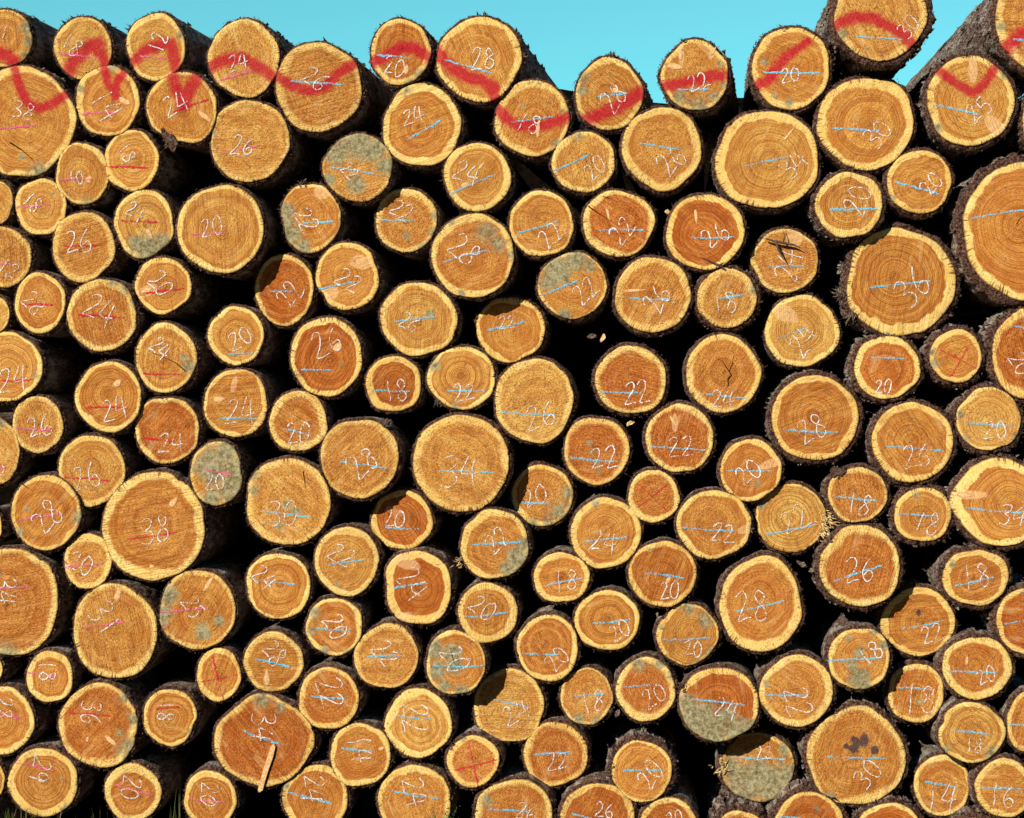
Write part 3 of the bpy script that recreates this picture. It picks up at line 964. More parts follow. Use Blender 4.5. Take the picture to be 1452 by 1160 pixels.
    for r_, y in enumerate(ys):
        tp = 1 - .022*y
        for j in range(NSEG):
            q = Vector((nx[j]*Rm*21 + so, nz[j]*Rm*21, y*5.0 + .9*noise.noise(Vector((nx[j]*3+so, nz[j]*3, y*3)))))
            a = noise.noise(q); b = noise.noise(q*2.7 + Vector((9, 3, 1)))
            ridge = 1 - abs(a)*2.2; ridge = max(0., min(1., ridge + .35*b))
            f = .66 + .36*(1-ridge) + .22*b if thick else .70 + .26*(1-ridge) + .2*b
            d = max(.15, f + .16*noise.noise(q*6.3))*bt[j]
            if r_ == 0: d *= .70 + .5*abs(b)
            V.append((Ox[j]*tp + nx[j]*d + dx*y, yf(Ox[j], Oz[j]) + front[j]*(1 if r_ == 0 else 1) + y, Oz[j]*tp + nz[j]*d + dz*y))
            RIM.append(1 if r_ == 0 else (.4 if r_ == 1 else 0)); RID.append(1-ridge if thick else .45 + .4*(1-ridge))
    F = []
    for r_ in range(len(ys)):
        b0, b1 = r_*NSEG, (r_+1)*NSEG
        for j in range(NSEG):
            j2 = (j+1) % NSEG; F.append((b0+j, b1+j, b1+j2, b0+j2))
    mi = [0]*len(F)
    F.append(tuple(len(ys)*NSEG + j for j in range(NSEG))); mi.append(1)
    # torn bark fibres standing off the rim
    for _ in range(int(70 + big*1.6)):
        j = rng.randrange(NSEG); d = bt[j]*rng.uniform(.3, 1.0)
        bx, bz = Ox[j]+nx[j]*d, Oz[j]+nz[j]*d; by = yf(Ox[j], Oz[j]) + rng.uniform(.0, .03)
        ang = TH[j] + rng.gauss(0, .9); ln = rng.uniform(.003, .009)*(1.7 if rng.random() < .12 else 1)
        w = rng.uniform(.0006, .002); px_, pz_ = -math.sin(ang)*w, math.cos(ang)*w
        b_ = len(V)
        V += [(bx-px_, by, bz-pz_), (bx+px_, by, bz+pz_), (bx+math.cos(ang)*ln, by-rng.uniform(-.004, .006), bz+math.sin(ang)*ln)]
        RIM += [1, 1, .4]; RID += [.5]*3; F.append((b_, b_+1, b_+2)); mi.append(0)
    # shaggy strips lifting off the flank near the butt
    if thick or L['cy'] < 190:
        for _ in range(420 if thick else 260):
            j = rng.randrange(NSEG); y = .02 + 1.1*rng.random()**1.7; tp = 1-.022*y
            d = bt[j]*.75; bx, bz = Ox[j]*tp+nx[j]*d+dx*y, Oz[j]*tp+nz[j]*d+dz*y
            ln = rng.uniform(.01, .05); w = rng.uniform(.002, .007); up = rng.uniform(.002, .014)*(1 if thick else .8); tx, tz = -nz[j]*w, nx[j]*w; b_ = len(V)
            V += [(bx-tx, y, bz-tz), (bx+tx, y, bz+tz), (bx+tx*.6+nx[j]*up, y+ln*rng.choice((-1, 1, 1)), bz+tz*.6+nz[j]*up), (bx-tx*.5+nx[j]*up*.8, y+ln*.8, bz-tz*.5+nz[j]*up*.8)]
            RIM += [0, 0, .2, .2]; RID += [.8]*4; F.append((b_, b_+1, b_+2, b_+3)); mi.append(0)
    bk = mesh_obj('bark', V, F, [M_BARK, M_BACK], root, True, {'rim': RIM, 'ridge': RID, 'lichen': [0]*len(V)}, mi)
    # ---------------- knots
    for (x, y, a, b, ang) in KNOTS.get(L['id'], []):
        c = loc(x, y); ar = math.radians(ang); v = []; e = []; f = []
        n = 18; rs = (0, .5, .85, 1.0); wob = [1+nr.normal(0, .04) for _ in range(n)]
        for q, rr in enumerate(rs):
            for i in range(n if q else 1):
                u = 2*math.pi*i/n; lx = a*sc*rr*math.cos(u)*wob[i]; lz = b*sc*rr*math.sin(u)*wob[i]*(1-.35*math.cos(u))
                xx = c[0]+lx*math.cos(ar)-lz*math.sin(ar); zz = c[1]+lx*math.sin(ar)+lz*math.cos(ar)
                v.append((xx, yf(xx, zz) - (.0016*(1-rr**3)) + (.001 if q == 3 else 0), zz)); e.append(rr)
        for i in range(n):
            f.append((0, 1+i, 1+(i+1) % n))
            for q in range(2):
                f.append((1+q*n+i, 1+(q+1)*n+i, 1+(q+1)*n+(i+1) % n, 1+q*n+(i+1) % n))
        mesh_obj('knot', v, f, M_KNOT, root, False, {'edge': e})
    # ---------------- chalk
    if L['lines']:
        rb = Ribbons()
        for (c_, x1, y1, x2, y2) in L['lines']:
            p1, p2 = loc(x1, y1), loc(x2, y2); n = 22; bow = rng.uniform(-.02, .02)*np.hypot(*(p2-p1))
            nv = np.array([-(p2-p1)[1], (p2-p1)[0]])/np.hypot(*(p2-p1))
            pts = [p1+(p2-p1)*i/n + nv*(bow*math.sin(math.pi*i/n) + rng.gauss(0, .0011)) for i in range(n+1)]
            rb.add(pts, (.0086 if len(L['lines']) == 1 else .0085 if L['id'] == 'B35' else .0060)*rng.uniform(.8, 1.15), rng, yf, .0016)
        rb.build('chalk_line', M_LINE[L['lines'][0][0]], root)
    if L['num']:
        s, x, y, h, rot = L['num']; rb = Ribbons(); c = loc(x, y); h = h*sc; ar = math.radians(rot)
        wd = .66*h; x0 = -(len(s)*wd)/2 + .04*h
        for ch in s:
            sk = rng.uniform(-.1, .18); oy = rng.uniform(-.06, .06)*h; hs = rng.uniform(.9, 1.12)
            for st in G[ch]:
                pts = []
                for (u, w_) in smoothline([(a_+rng.gauss(0, .02), b_+rng.gauss(0, .02)) for a_, b_ in st]):
                    lx = x0 + (u + sk*(w_-.5))*h*.9; lz = (w_-.5)*h*hs + oy
                    pts.append(c + np.array([lx*math.cos(ar)-lz*math.sin(ar), lx*math.sin(ar)+lz*math.cos(ar)]))
                rb.add(pts, .0050*rng.uniform(.85, 1.2), rng, yf, .0020)
            x0 += wd
        rb.build('chalk_number', M_WHITE, root)
    L['root'] = root; L['yf'] = yf; L['loc'] = loc; L['y0'] = y0; L['sc'] = sc
    return root

# ----------------------------------------------------------------- labels
def size_word(L):
    r = (L['rx']+L['ry'])/2
    return 'huge' if r > 68 else 'large' if r > 56 else 'medium' if r > 45.5 else 'small' if r > 36 else 'very small'
COLW = {'b': 'blue', 'p': 'pink', 'r': 'red'}
ANCH = {  # logs easy to find, and what to call them; their own labels are written out in OWN
 'A5': 'big red-sprayed log at left edge', 'A14': 'large clean log chalked 20 upper left', 'A32': 'huge log chalked 38', 'A30': 'greenish-grey log chalked 20',
 'A35': 'large log chalked 31', 'A36': 'log with long pale splinter', 'A41': 'large log with two pale knots', 'A48': 'log with hanging wood strip', 'A34': 'huge log cut by left edge',
 'A18': 'log with grey upper-right corner', 'A27': 'deep orange log chalked 24', 'A25': 'log with blue-lined 24', 'A43': 'little log with red cross lower left',
 'B1': 'large log with drooping red band', 'B3': 'large log with falling red band', 'B5': 'grey weathered log below the sky', 'B9': 'large log chalked 28 upper middle', 'B12': 'large yellow log chalked 26',
 'B10': 'rust log half in shadow', 'B14': 'large log with 26 above its line', 'B21': 'huge log chalked 34', 'B20': 'large stained log chalked 30', 'B25': 'squarish rust log', 'B31': 'mouldy dark log below it' ,
 'B35': 'small red-crossed log at bottom', 'B38': 'pale log with shadowed left corner', 'B26': 'log with grey lower-right corner', 'B17': 'large plain log chalked 26',
 'C6': 'huge log upper right', 'C10': 'mossy grey log in the middle', 'C15': 'log with green blotches', 'C16': 'deep orange log chalked 22', 'C18': 'red-crossed log in the middle',
 'C27': 'tall oval log chalked 28', 'C30': 'half grey half orange log', 'C34': 'grey log under dark shadow', 'C20': 'log with pointed right side', 'C3': 'sprayed log with forked pale streaks',
 'D3': 'huge log chalked 30 under the top log', 'D8': 'huge log cut by right edge', 'D10': 'huge log chalked 36', 'D13': 'red-crossed log at right', 'D16': 'large log with blue-lined 28',
 'D18': 'yellow log with splintered right edge', 'D22': 'large log chalked 26 lower right', 'D31': 'huge log with dark blot', 'D26': 'mud-patched log lower right', 'D17': 'large 26 log right side',
}
OWN = {
 'A5': 'huge log at left edge, red spray U over chalked 38, grey foot', 'A14': 'large clean log chalked 20 over pink line, upper left, alone beside dark gap',
 'A32': 'huge log chalked 38 on a red line, left side, pale knot at upper right', 'A30': 'greenish-grey weathered log chalked 20 with pink line, right above the huge 38',
 'A35': 'large log with pink line, pale streak at its top, lower left', 'A36': 'log with long pale splinter to its rim and grey left corner',
 'A41': 'large orange log chalked 36 with two pale knots, bottom left', 'A48': 'huge peaked log with a strip of wood hanging off its lower rim',
 'A34': 'huge rusty-orange log cut off by the left edge, lower half', 'A18': 'log chalked 24 with red line and grey upper-right corner, left side',
 'A27': 'deep orange log chalked 24 with short red line, left of the grey log', 'A25': 'log chalked plain 24 over blue line, pale knot at its left',
 'A43': 'very small log with a red cross instead of number, lower left', 'B1': 'large log under the sky with red spray band sagging across its middle',
 'B3': 'large log at skyline with red spray band falling to lower right', 'B5': 'grey weathered log with mossy upper half just below the skyline gap',
 'B9': 'large log chalked 28 with grey-green patch at its upper right', 'B12': 'large yellow log chalked 26 with small grey smear right of middle',
 'B10': 'rust-orange log with its upper-left part in dark shadow', 'B14': 'large orange log chalked 26 well above a short blue line, left of centre',
 'B21': 'huge log chalked 34 across a long blue line, centre of the pile', 'B20': 'large log chalked 30, green stains and a knot, left of the 28 log',
 'B25': 'squarish rust log with broad uneven sapwood and torn pink corners', 'B31': 'dark mouldy log with thin bluish line, left of the log in corner shadow',
 'B35': 'very small log with bold red cross instead of a number, bottom middle', 'B38': 'pale yellow log chalked 24 with round shadow on its upper left',
 'B26': 'log chalked 22 with thick grey patch at its lower right', 'B17': 'large plain golden log chalked 26 low on its face, centre',
 'C6': 'huge golden log chalked 34, below the skyline, long pale scratch upper right', 'C10': 'mossy grey log with green crust over its upper left, middle',
 'C15': 'orange log chalked 22 with a column of green blotches', 'C16': 'deep orange log with clear white 22 across a blue line, right of centre',
 'C18': 'small plain log with thin red cross and no number, middle', 'C27': 'large tall oval log chalked 28 across a rising blue line',
 'C30': 'log with orange upper right half and grey-green lower left half', 'C34': 'log crusted grey-green with its top in deep shadow, bottom',
 'C20': 'log chalked 22, egg-shaped with a torn point at its right', 'C3': 'log at skyline with red spray band and forked pale streaks above',
 'D3': 'huge log chalked 30 directly under the log highest in the sky', 'D8': 'huge thick-barked log cut off by the right edge, upper half',
 'D10': 'huge log chalked 36 with broad pale sapwood, right side', 'D13': 'small log with red cross and bluish grey left rim, right side',
 'D16': 'large log chalked 28 with rising digits over blue line, right of centre', 'D18': 'greenish yellow log chalked 22 with splinters bristling from its right rim',
 'D22': 'large orange log chalked 26 over rising blue line, lower right', 'D31': 'huge log chalked 30 with dark blue blot at its heart, bottom right',
 'D26': 'log chalked 18 plastered with grey mud at its foot, lower right', 'D17': 'large log chalked 26 under a long blue line, right side, crisp rings',
 'D2': 'large thick-barked log highest in the sky with arched red spray band', 'D4': 'large log with red spray V and pale torn wedge, upper right',
 'D5': 'log cut off by the top right corner, red spray and long barky flank', 'D1': 'large log at skyline left of the highest log, red smear on its left',
 'C2': 'log at skyline with bark tuft on top and rising red spray band', 'C1': 'log at skyline notch with red band and green spots beside large sprayed log',
 'B2': 'log at skyline chalked 20 with arched red spray over blue line', 'A1': 'log at top left corner with grey right rim and red spray',
 'A2': 'second log along the top from the left, with branching red spray', 'A3': 'third log along the top from the left, red spray bent down right',
 'A4': 'fourth log along the top from the left, red spray arched over pink line', 'A6': 'log with red spray Y and pale knot, under the second top log',
 'A7': 'log with red spray wedge, pale sliver and torn bark at lower left', 'D21': 'large log cut by right edge, pointed left side with pale knot, chalked 34',
 'D9': 'log chalked 24 with a dark forked twig across its top',
 'D38': 'sliver of thick bark at the right edge between two large logs',
}
ANCH['B31'] = 'dark mouldy log lower middle'
def make_labels():
    out = {}
    used = {}
    for i in order:
        L = logs[i]
        if i in OWN: out[i] = OWN[i]; continue
        cand = sorted(((math.hypot(logs[a]['cx']-L['cx'], logs[a]['cy']-L['cy']), a) for a in ANCH))
        num = ('chalked '+L['num'][0]) if L['num'] else 'without number'
        line = COLW[L['lines'][0][0]] + ' line' if L['lines'] else 'no line'
        edge = ''
        rim = DIRT.get(i)
        feat = ''
        if L['rec'] > .03: feat = ', part shadowed'
        elif rim and max(r_[2] for r_ in rim) >= 9: feat = ', grey-stained'
        elif i in KNOTS and KNOTS[i]: feat = ', pale knot'
        for d, a in cand:
            A = logs[a]; ang = math.degrees(math.atan2(A['cy']-L['cy'], L['cx']-A['cx'])) % 360
            rel = ['right of', 'upper right of', 'above', 'upper left of', 'left of', 'lower left of', 'below', 'lower right of'][int((ang+22.5)//45) % 8]
            near = 'just ' if d < (L['rx']+A['rx'])*1.35 else ''
            lab = f"{size_word(L)} log {num}, {line}{feat}, {near}{rel} {ANCH[a]}"
            while len(lab.split()) > 16 and feat: feat = ''; lab = f"{size_word(L)} log {num}, {line}, {near}{rel} {ANCH[a]}"
            if L['cx']-L['rx'] < -20: lab = lab.replace(f"{size_word(L)} log", 'log cut by left edge', 1)
            elif L['cx']+L['rx'] > 1462: lab = lab.replace(f"{size_word(L)} log", 'log cut by right edge', 1)
            elif L['cy']+L['ry'] > 1170: lab = lab.replace(f"{size_word(L)} log", 'log cut by bottom edge', 1)
            key = lab
            if len(lab.split()) > 16: lab = lab.replace('just ', '')
            if len(lab.split()) > 16: lab = lab.replace(', '+line, '', 1)
            key = lab
            if key not in used and len(lab.split()) <= 16: used[key] = i; out[i] = lab; break
        else: out[i] = lab
    return out
LAB = make_labels()
for i in order: build_log(logs[i], LAB[i])

# ----------------------------------------------------------------- special torn pieces (parts of their logs)
def splinters(L, px, py, a0, a1, n, l0, l1, mat, name, w=.0012, depth=.01, spread=6):
    rng = random.Random(int(px*7+py)); V = []; F = []; e = []
    if mat is M_BARK:
        an = math.atan2(L['cy']-py, px-L['cx']) % (2*math.pi); ro = float(np.interp(an, TH, L['out'], period=2*np.pi)) + L['bark']*.45
        ro -= L['bark']*.35; px, py = L['cx'] + ro*math.cos(an), L['cy'] - ro*math.sin(an); spread = min(spread, 1.5 if spread < 9.5 and a1-a0 >= 350 else 3)
        if a1 - a0 >= 350: a0, a1 = math.degrees(an) - 75, math.degrees(an) + 75
    for _ in range(n):
        c = L['loc'](px + rng.gauss(0, spread), py + rng.gauss(0, spread)); a = math.radians(rng.uniform(a0, a1)); ln = rng.uniform(l0, l1)
        y = rng.uniform(-.004, depth); ww = w*rng.uniform(.6, 1.6); nx, nz = -math.sin(a)*ww, math.cos(a)*ww; b = len(V); bend = rng.uniform(-.35, .35)
        mx, mz = c[0]+math.cos(a)*ln*.55, c[1]+math.sin(a)*ln*.55
        V += [(c[0]-nx, y, c[1]-nz), (c[0]+nx, y, c[1]+nz), (mx+nx*.8, y-.004, mz+nz*.8), (mx-nx*.8, y-.004, mz-nz*.8),
              (mx+math.cos(a+bend)*ln*.45, y-rng.uniform(-.006, .012), mz+math.sin(a+bend)*ln*.45), (c[0], y+.003, c[1]), (mx, y+.001, mz)]
        F += [(b, b+3, b+2, b+1), (b+3, b+4, b+2), (b, b+5, b+6, b+3), (b+5, b+1, b+2, b+6), (b+3, b+6, b+4), (b+6, b+2, b+4)]
    return mesh_obj(name, V, F, mat, L['root'], False, {'rim': [.5]*len(V), 'ridge': [.6]*len(V)})

splinters(logs['D18'], 1172, 738, -70, 25, 60, .012, .035, M_FIBRE, 'splinters')
splinters(logs['D18'], 1165, 755, -80, -10, 40, .012, .03, M_FIBRE, 'splinters')
splinters(logs['C2'], 868, 82, 20, 160, 26, .008, .028, M_BARK, 'bark_tuft', .002, .03, 6)
splinters(logs['C34'], 1027, 1085, 150, 260, 26, .008, .03, M_FIBRE, 'splinters', .0016, .01, 7)
splinters(logs['D10'], 1194, 420, 130, 250, 40, .015, .05, M_BARK, 'bark_tuft', .0022, .05, 9)
splinters(logs['D10'], 1201, 452, 200, 290, 34, .015, .045, M_BARK, 'bark_tuft', .0022, .05, 8)
splinters(logs['B3'], 748, 78, -30, 70, 30, .01, .03, M_BARK, 'bark_tuft', .002, .12, 8)
splinters(logs['B26'], 655, 796, 160, 240, 26, .006, .02, M_FIBRE, 'splinters', .0015, .01, 5)
splinters(logs['D23'], 1330, 805, 150, 240, 24, .01, .03, M_BARK, 'bark_tuft', .002, .02, 6)
splinters(logs['B19'], 550, 598, 10, 80, 34, .01, .03, M_BARK, 'bark_tuft', .002, .05, 10)
splinters(logs['C30'], 966, 976, 60, 260, 16, .01, .035, M_BARK, 'bark_tuft', .0018, .01, 4)
splinters(logs['A7'], 240, 200, 190, 330, 20, .01, .025, M_BARK, 'bark_tuft', .002, .02, 5)
splinters(logs['B16'], 620, 572, 230, 290, 14, .01, .025, M_BARK, 'bark_tuft', .002, .02, 4)
splinters(logs['D16'], 1094, 600, 130, 250, 22, .006, .022, M_BARK, 'bark_tuft', .002, .03, 7)
splinters(logs['D22'], 1168, 760, 80, 200, 20, .006, .022, M_BARK, 'bark_tuft', .002, .03, 8)
splinters(logs['C32'], 862, 1090, 150, 230, 16, .006, .02, M_BARK, 'bark_tuft', .002, .02, 5)
splinters(logs['B7'], 432, 262, 20, 160, 22, .006, .02, M_BARK, 'bark_tuft', .002, .01, 9)
splinters(logs['D19'], 1185, 668, 60, 200, 26, .008, .026, M_BARK, 'bark_tuft', .003, .02, 6)
for (i, px, py) in (('C3', 968, 56), ('D4', 1370, 80), ('B2', 570, 28), ('A3', 226, 20), ('D1', 1110, 38), ('B1', 420, 62), ('A4', 340, 28), ('B3', 688, 26), ('C5', 930, 152), ('D11', 1150, 418), ('A43', 285, 990), ('C20', 1066, 752), ('B35', 636, 1052), ('C28', 870, 1010), ('A33', 92, 835), ('D8', 1362, 300), ('D8', 1372, 380)):
    splinters(logs[i], px, py, 0, 360, 14, .005, .016, M_BARK, 'bark_tuft', .0016, .03, 9)

def slab(name, pts, thick, mat, parent, yf, lift):
    """a thin chip with real thickness, its outline given in local x,z"""
    n = len(pts); V = [(p[0], yf(p[0], p[1]) - lift - thick, p[1]) for p in pts] + [(p[0], yf(p[0], p[1]) - lift, p[1]) for p in pts]
    F = [tuple(reversed(range(n))), tuple(range(n, 2*n))] + [(i, (i+1) % n, n+(i+1) % n, n+i) for i in range(n)]
    return mesh_obj(name, V, F, mat, parent, False, {'edge': [.3]*len(V), 'rim': [.6]*len(V), 'ridge': [.5]*len(V)})
L = logs['A48']
slab('torn_strip', [L['loc'](*p) for p in ((384, 1058), (389, 1054), (391, 1058), (388, 1072), (381, 1092), (376, 1108), (373, 1120), (368, 1123), (366, 1120), (369, 1108), (374, 1090), (380, 1072))], .007, M_KNOT, L['root'], L['yf'], .002)
L = logs['A7']
slab('loose_bark', [L['loc'](*p) for p in ((228, 184), (231, 181), (240, 190), (246, 191), (253, 204), (250, 208), (247, 216), (243, 214), (236, 204), (231, 194))], .006, M_BARK, L['root'], L['yf'], .001)
L = logs['D8']
slab('loose_bark', [L['loc'](*p) for p in ((1364, 268), (1374, 262), (1388, 256), (1383, 266), (1370, 285), (1360, 320), (1352, 330), (1349, 322), (1356, 296))], .02, M_BARK, L['root'], L['yf'], -.03)
L = logs['D19']
slab('loose_bark', [L['loc'](*p) for p in ((1177, 664), (1183, 661), (1190, 664), (1197, 660), (1199, 668), (1192, 675), (1186, 673), (1181, 677), (1178, 671))], .006, M_BARK, L['root'], L['yf'], .001)

# cracks that run in from the rim
def crack(i, pts, w):
    L = logs[i]; V = []; F = []; P = [L['loc'](*p) for p in pts]; n = len(P)
    for k, p in enumerate(P):
        a = P[max(k-1, 0)]; c = P[min(k+1, n-1)]; d = c-a; q = np.hypot(*d); nx, nz = -d[1]/q, d[0]/q
        ww = w*(1-k/(n-1)*.9)*SP
        V += [(p[0]-nx*ww/2, L['yf'](*p)-.0013, p[1]-nz*ww/2), (p[0]+nx*ww/2, L['yf'](*p)-.0013, p[1]+nz*ww/2)]
        if k: b = 2*(k-1); F.append((b, b+1, b+3, b+2))
    mesh_obj('crack', V, F, M_CRACK, L['root'])
M_CRACK = mat_simple('crack_shadow', (.012, .006, .004), (.03, .012, .008), 100.)
crack('C8', [(834, 292), (845, 300), (858, 308), (869, 316)], 2.0)
crack('C8', [(855, 278), (866, 282), (877, 287)], 1.4)
crack('A22', [(264, 527), (250, 515), (240, 510), (225, 503), (213, 500)], 1.6)
crack('C14', [(1032, 538), (1037, 532), (1032, 524), (1024, 512), (1014, 506)], 2.6)
crack('C14', [(1032, 538), (1033, 545), (1031, 551)], 1.8)
crack('C14', [(1034, 526), (1038, 516), (1041, 502)], 1.4)
crack('A48', [(368, 1118), (376, 1092), (380, 1082)], 1.6)
crack('D8', [(1441, 318), (1446, 310), (1455, 304)], 1.2)
crack('B20', [(430, 668), (432, 682), (434, 694)], 1.6)
crack('B31', [(640, 925), (644, 940), (652, 948)], 1.2)
crack('A31', [(30, 685), (36, 690), (43, 694)], 2.0)
crack('A5', [(14, 202), (30, 212), (44, 224), (48, 230)], 2.2)

# ----------------------------------------------------------------- loose things lying on the pile
def tube(pts, radii, sides=7):
    V = []; F = []; n = len(pts)
    for k, p in enumerate(pts):
        d = (Vector(pts[min(k+1, n-1)]) - Vector(pts[max(k-1, 0)])).normalized()
        u = d.cross(Vector((0, 1, .2))).normalized(); v = d.cross(u)
        for s in range(sides):
            a = 2*math.pi*s/sides; V.append(tuple(Vector(p) + (u*math.cos(a) + v*math.sin(a))*radii[k]))
        if k:
            b = (k-1)*sides
            for s in range(sides): F.append((b+s, b+(s+1) % sides, b+sides+(s+1) % sides, b+sides+s))
    F.append(tuple(reversed(range(sides)))); F.append(tuple(range((n-1)*sides, n*sides)))
    return V, F
def tubes(name, specs, mat, origin, parent=None):
    V = []; F = []
    for pts, rad in specs:
        v, f = tube([tuple(Vector(p)-origin) for p in pts], rad); b = len(V); V += v; F += [tuple(x+b for x in q) for q in f]
    o = mesh_obj(name, V, F, mat, parent); o.location = origin if parent is None else (0, 0, 0); return o
yt = .02
W3 = lambda px, py, y: tuple(world_at(px, py, y))
o = tubes('twig', [([W3(1085, 338, yt), W3(1098, 342, yt), W3(1112, 345, yt), W3(1125, 347, yt), W3(1136, 352, yt)], [.003, .0045, .005, .004, .0015]),
                   ([W3(1100, 342, yt), W3(1103, 352, yt-.005), W3(1111, 369, yt-.01)], [.005, .004, .0012]),
                   ([W3(1110, 345, yt), W3(1113, 336, yt-.005), W3(1111, 327, yt)], [.003, .002, .001])], M_TWIG, world_at(1104, 344, yt))
tag(o, 'dark forked twig lying across the top of a log chalked 24', 'twig')
o = tubes('bark_sliver', [([W3(995, 365, -.01), W3(1008, 371, -.014), W3(1021, 377, -.012), W3(1029, 383, -.008)], [.001, .003, .005, .003]),
                   ([W3(1020, 376, -.012), W3(1026, 372, -.014)], [.003, .001])], M_TWIG, world_at(1012, 373, -.012))
tag(o, 'thin dark bark sliver hanging between a big orange log and a small pale log', 'bark sliver')
def scrap(name, px, py, y, r, mat, label, seed, elong=1.8, ang=0.):
    rng = random.Random(seed); n = 9; P = []
    for k in range(n):
        a = 2*math.pi*k/n; q = r*SP*rng.uniform(.65, 1.15); x = math.cos(a)*q*elong; z = math.sin(a)*q; P.append((x*math.cos(ang)-z*math.sin(ang), x*math.sin(ang)+z*math.cos(ang)))
    V = [(p[0], -.004+rng.uniform(-.003, .003), p[1]) for p in P] + [(p[0], .005+rng.uniform(-.003, .003), p[1]) for p in P]
    F = [tuple(reversed(range(n))), tuple(range(n, 2*n))] + [(i, (i+1) % n, n+(i+1) % n, n+i) for i in range(n)]
    o = mesh_obj(name, V, F, mat, None, False, {'edge': [.3]*2*n, 'rim': [.4]*2*n, 'ridge': [.6]*2*n}); o.location = world_at(px, py, y)
    return tag(o, label, 'wood scrap', 'scraps of wood and bark caught between the logs')
scrap('wood_chip', 855, 479, .05, 3.6, M_KNOT, 'pale splinter of wood in the dark gap below the mossy grey log', 3, 2.2, 1.2)
scrap('bark_scrap', 839, 476, .06, 4, M_BARK, 'greyish flake of bark left of the pale splinter in the middle gap', 4, 2.2, 0.1)
scrap('wood_chip', 894, 600, .03, 3.2, M_FIBRE, 'small yellowish wood chip between the blotched log and deep orange 22 log', 5, 2.0, .6)
scrap('bark_scrap', 875, 1012, .03, 4, M_BARK, 'curled bark flake below the space between logs chalked 18 and 20', 6, 1.5, .9)
scrap('bark_scrap', 1137, 800, .02, 4, M_BARK, 'loose brown bark strip above the upper right of the tall oval log', 7, 2.6, -.5)
scrap('wood_chip', 947, 301, .03, 3.4, M_FIBRE, 'small yellow wood chip in the gap left of a big orange log, upper middle', 8, 1.8, -.8)
scrap('bark_scrap', 1166, 1130, .0, 4, M_BARK, 'bark flake beside the shadowed grey log and the blotted huge log', 9, 1.6, .9)

# ----------------------------------------------------------------- ground
def ground_h(x, y):
    z = .23 - .045*(x+2.4) + .03*noise.noise(Vector((x*.8, y*.8, 0)))
    z = max(z, -.05)
    if y > 4.3:                       # added bank, blocks the sky behind the gaps between logs
        q = min(1., (y-4.3)/.9); q = q*q*(3-2*q); z += (3.70 + .16*abs(noise.noise(Vector((x*2.3, y*.3, 3)))) + .06*noise.noise(Vector((x*7, y*.5, 8))))*q - max(0, y-8)*.0
    if y > 12: z -= min(1.6, (y-12)*.06)
    if y < -11:                       # added slope behind the camera, unseen, cuts low sky fill
        q = min(1., (-11-y)/34.); z += 17.*q*q*(3-2*q)
    return z
xs = [-400, -150, -60, -30, -15, -9, -6, -5] + [-4+.25*i for i in range(33)] + [5, 6, 9, 15, 30, 60, 150, 400]
yy = [-400, -150, -60, -45, -38, -32, -26, -21, -17, -14, -11.5] + [-9+.5*i for i in range(24)] + [3+.15*i for i in range(24)] + [7, 8, 10, 12, 16, 24, 40, 80, 200, 400]
V = [(x, y, ground_h(x, y)) for y in yy for x in xs]; nxs = len(xs)
F = [(j*nxs+i, j*nxs+i+1, (j+1)*nxs+i+1, (j+1)*nxs+i) for j in range(len(yy)-1) for i in range(nxs-1)]
gm = [1 if (V[f[0]][1] > -1.1 or V[f[0]][1] < -13) else 0 for f in F]  # shade-dark colour on bank, pile foot and rear slope, plain soil between
g = mesh_obj('ground', V, F, [M_SOIL, M_SHADE_SOIL], None, True, None, gm); tag(g, None, kind='structure')

# grass tufts at the foot of the pile
rng = random.Random(4)
V = []; F = []; mi = []
def blade(x, y, z, h, lean, az, w, m):
    b = len(V); px, py = math.cos(az), math.sin(az); n = 5
    for k in range(n):
        t = k/(n-1); ww = w*(1-t**1.6)+.0001; cx = x + px*lean*t*t; cy = y + py*lean*t*t; cz = z + h*t*(1-.2*t*abs(lean)/max(h, .01))
        V.append((cx-py*ww, cy+px*ww, cz)); V.append((cx+py*ww, cy-px*ww, cz))
        if k: F.append((b+2*k-2, b+2*k-1, b+2*k+1, b+2*k)); mi.append(m)
for _ in range(2600):
    x = rng.uniform(-2.9, 2.2); y = rng.uniform(-.75, -.02)
    hh = rng.uniform(.02, .09) * (1.3 if x < -1.5 else .8)
    blade(x, y, ground_h(x, y)-.005, hh, rng.gauss(0, .035), rng.uniform(0, 6.28), rng.uniform(.0008, .002), 0 if rng.random() < .45 else 1)
for (px, n_, h0) in ((12, 40, .12), (40, 20, .10), (140, 14, .14), (258, 5, .22), (395, 8, .12), (250, 6, .14)):
    for _ in range(n_):
        w0 = world_at(px+rng.gauss(0, 9), 1165, -.06); x, y = w0.x, -.06+rng.uniform(-.05, .02)
        blade(x, y, ground_h(x, y)-.005, h0*rng.uniform(.5, 1.1), rng.gauss(0, .03), rng.uniform(0, 6.28), rng.uniform(.0009, .0022), 0 if rng.random() < .6 else 1)
o = mesh_obj('grass', V, F, [M_GRASS, M_DRY], None, False, None, mi)
tag(o, 'thin green and straw grass blades at the foot of the log pile', 'grass', kind='stuff')

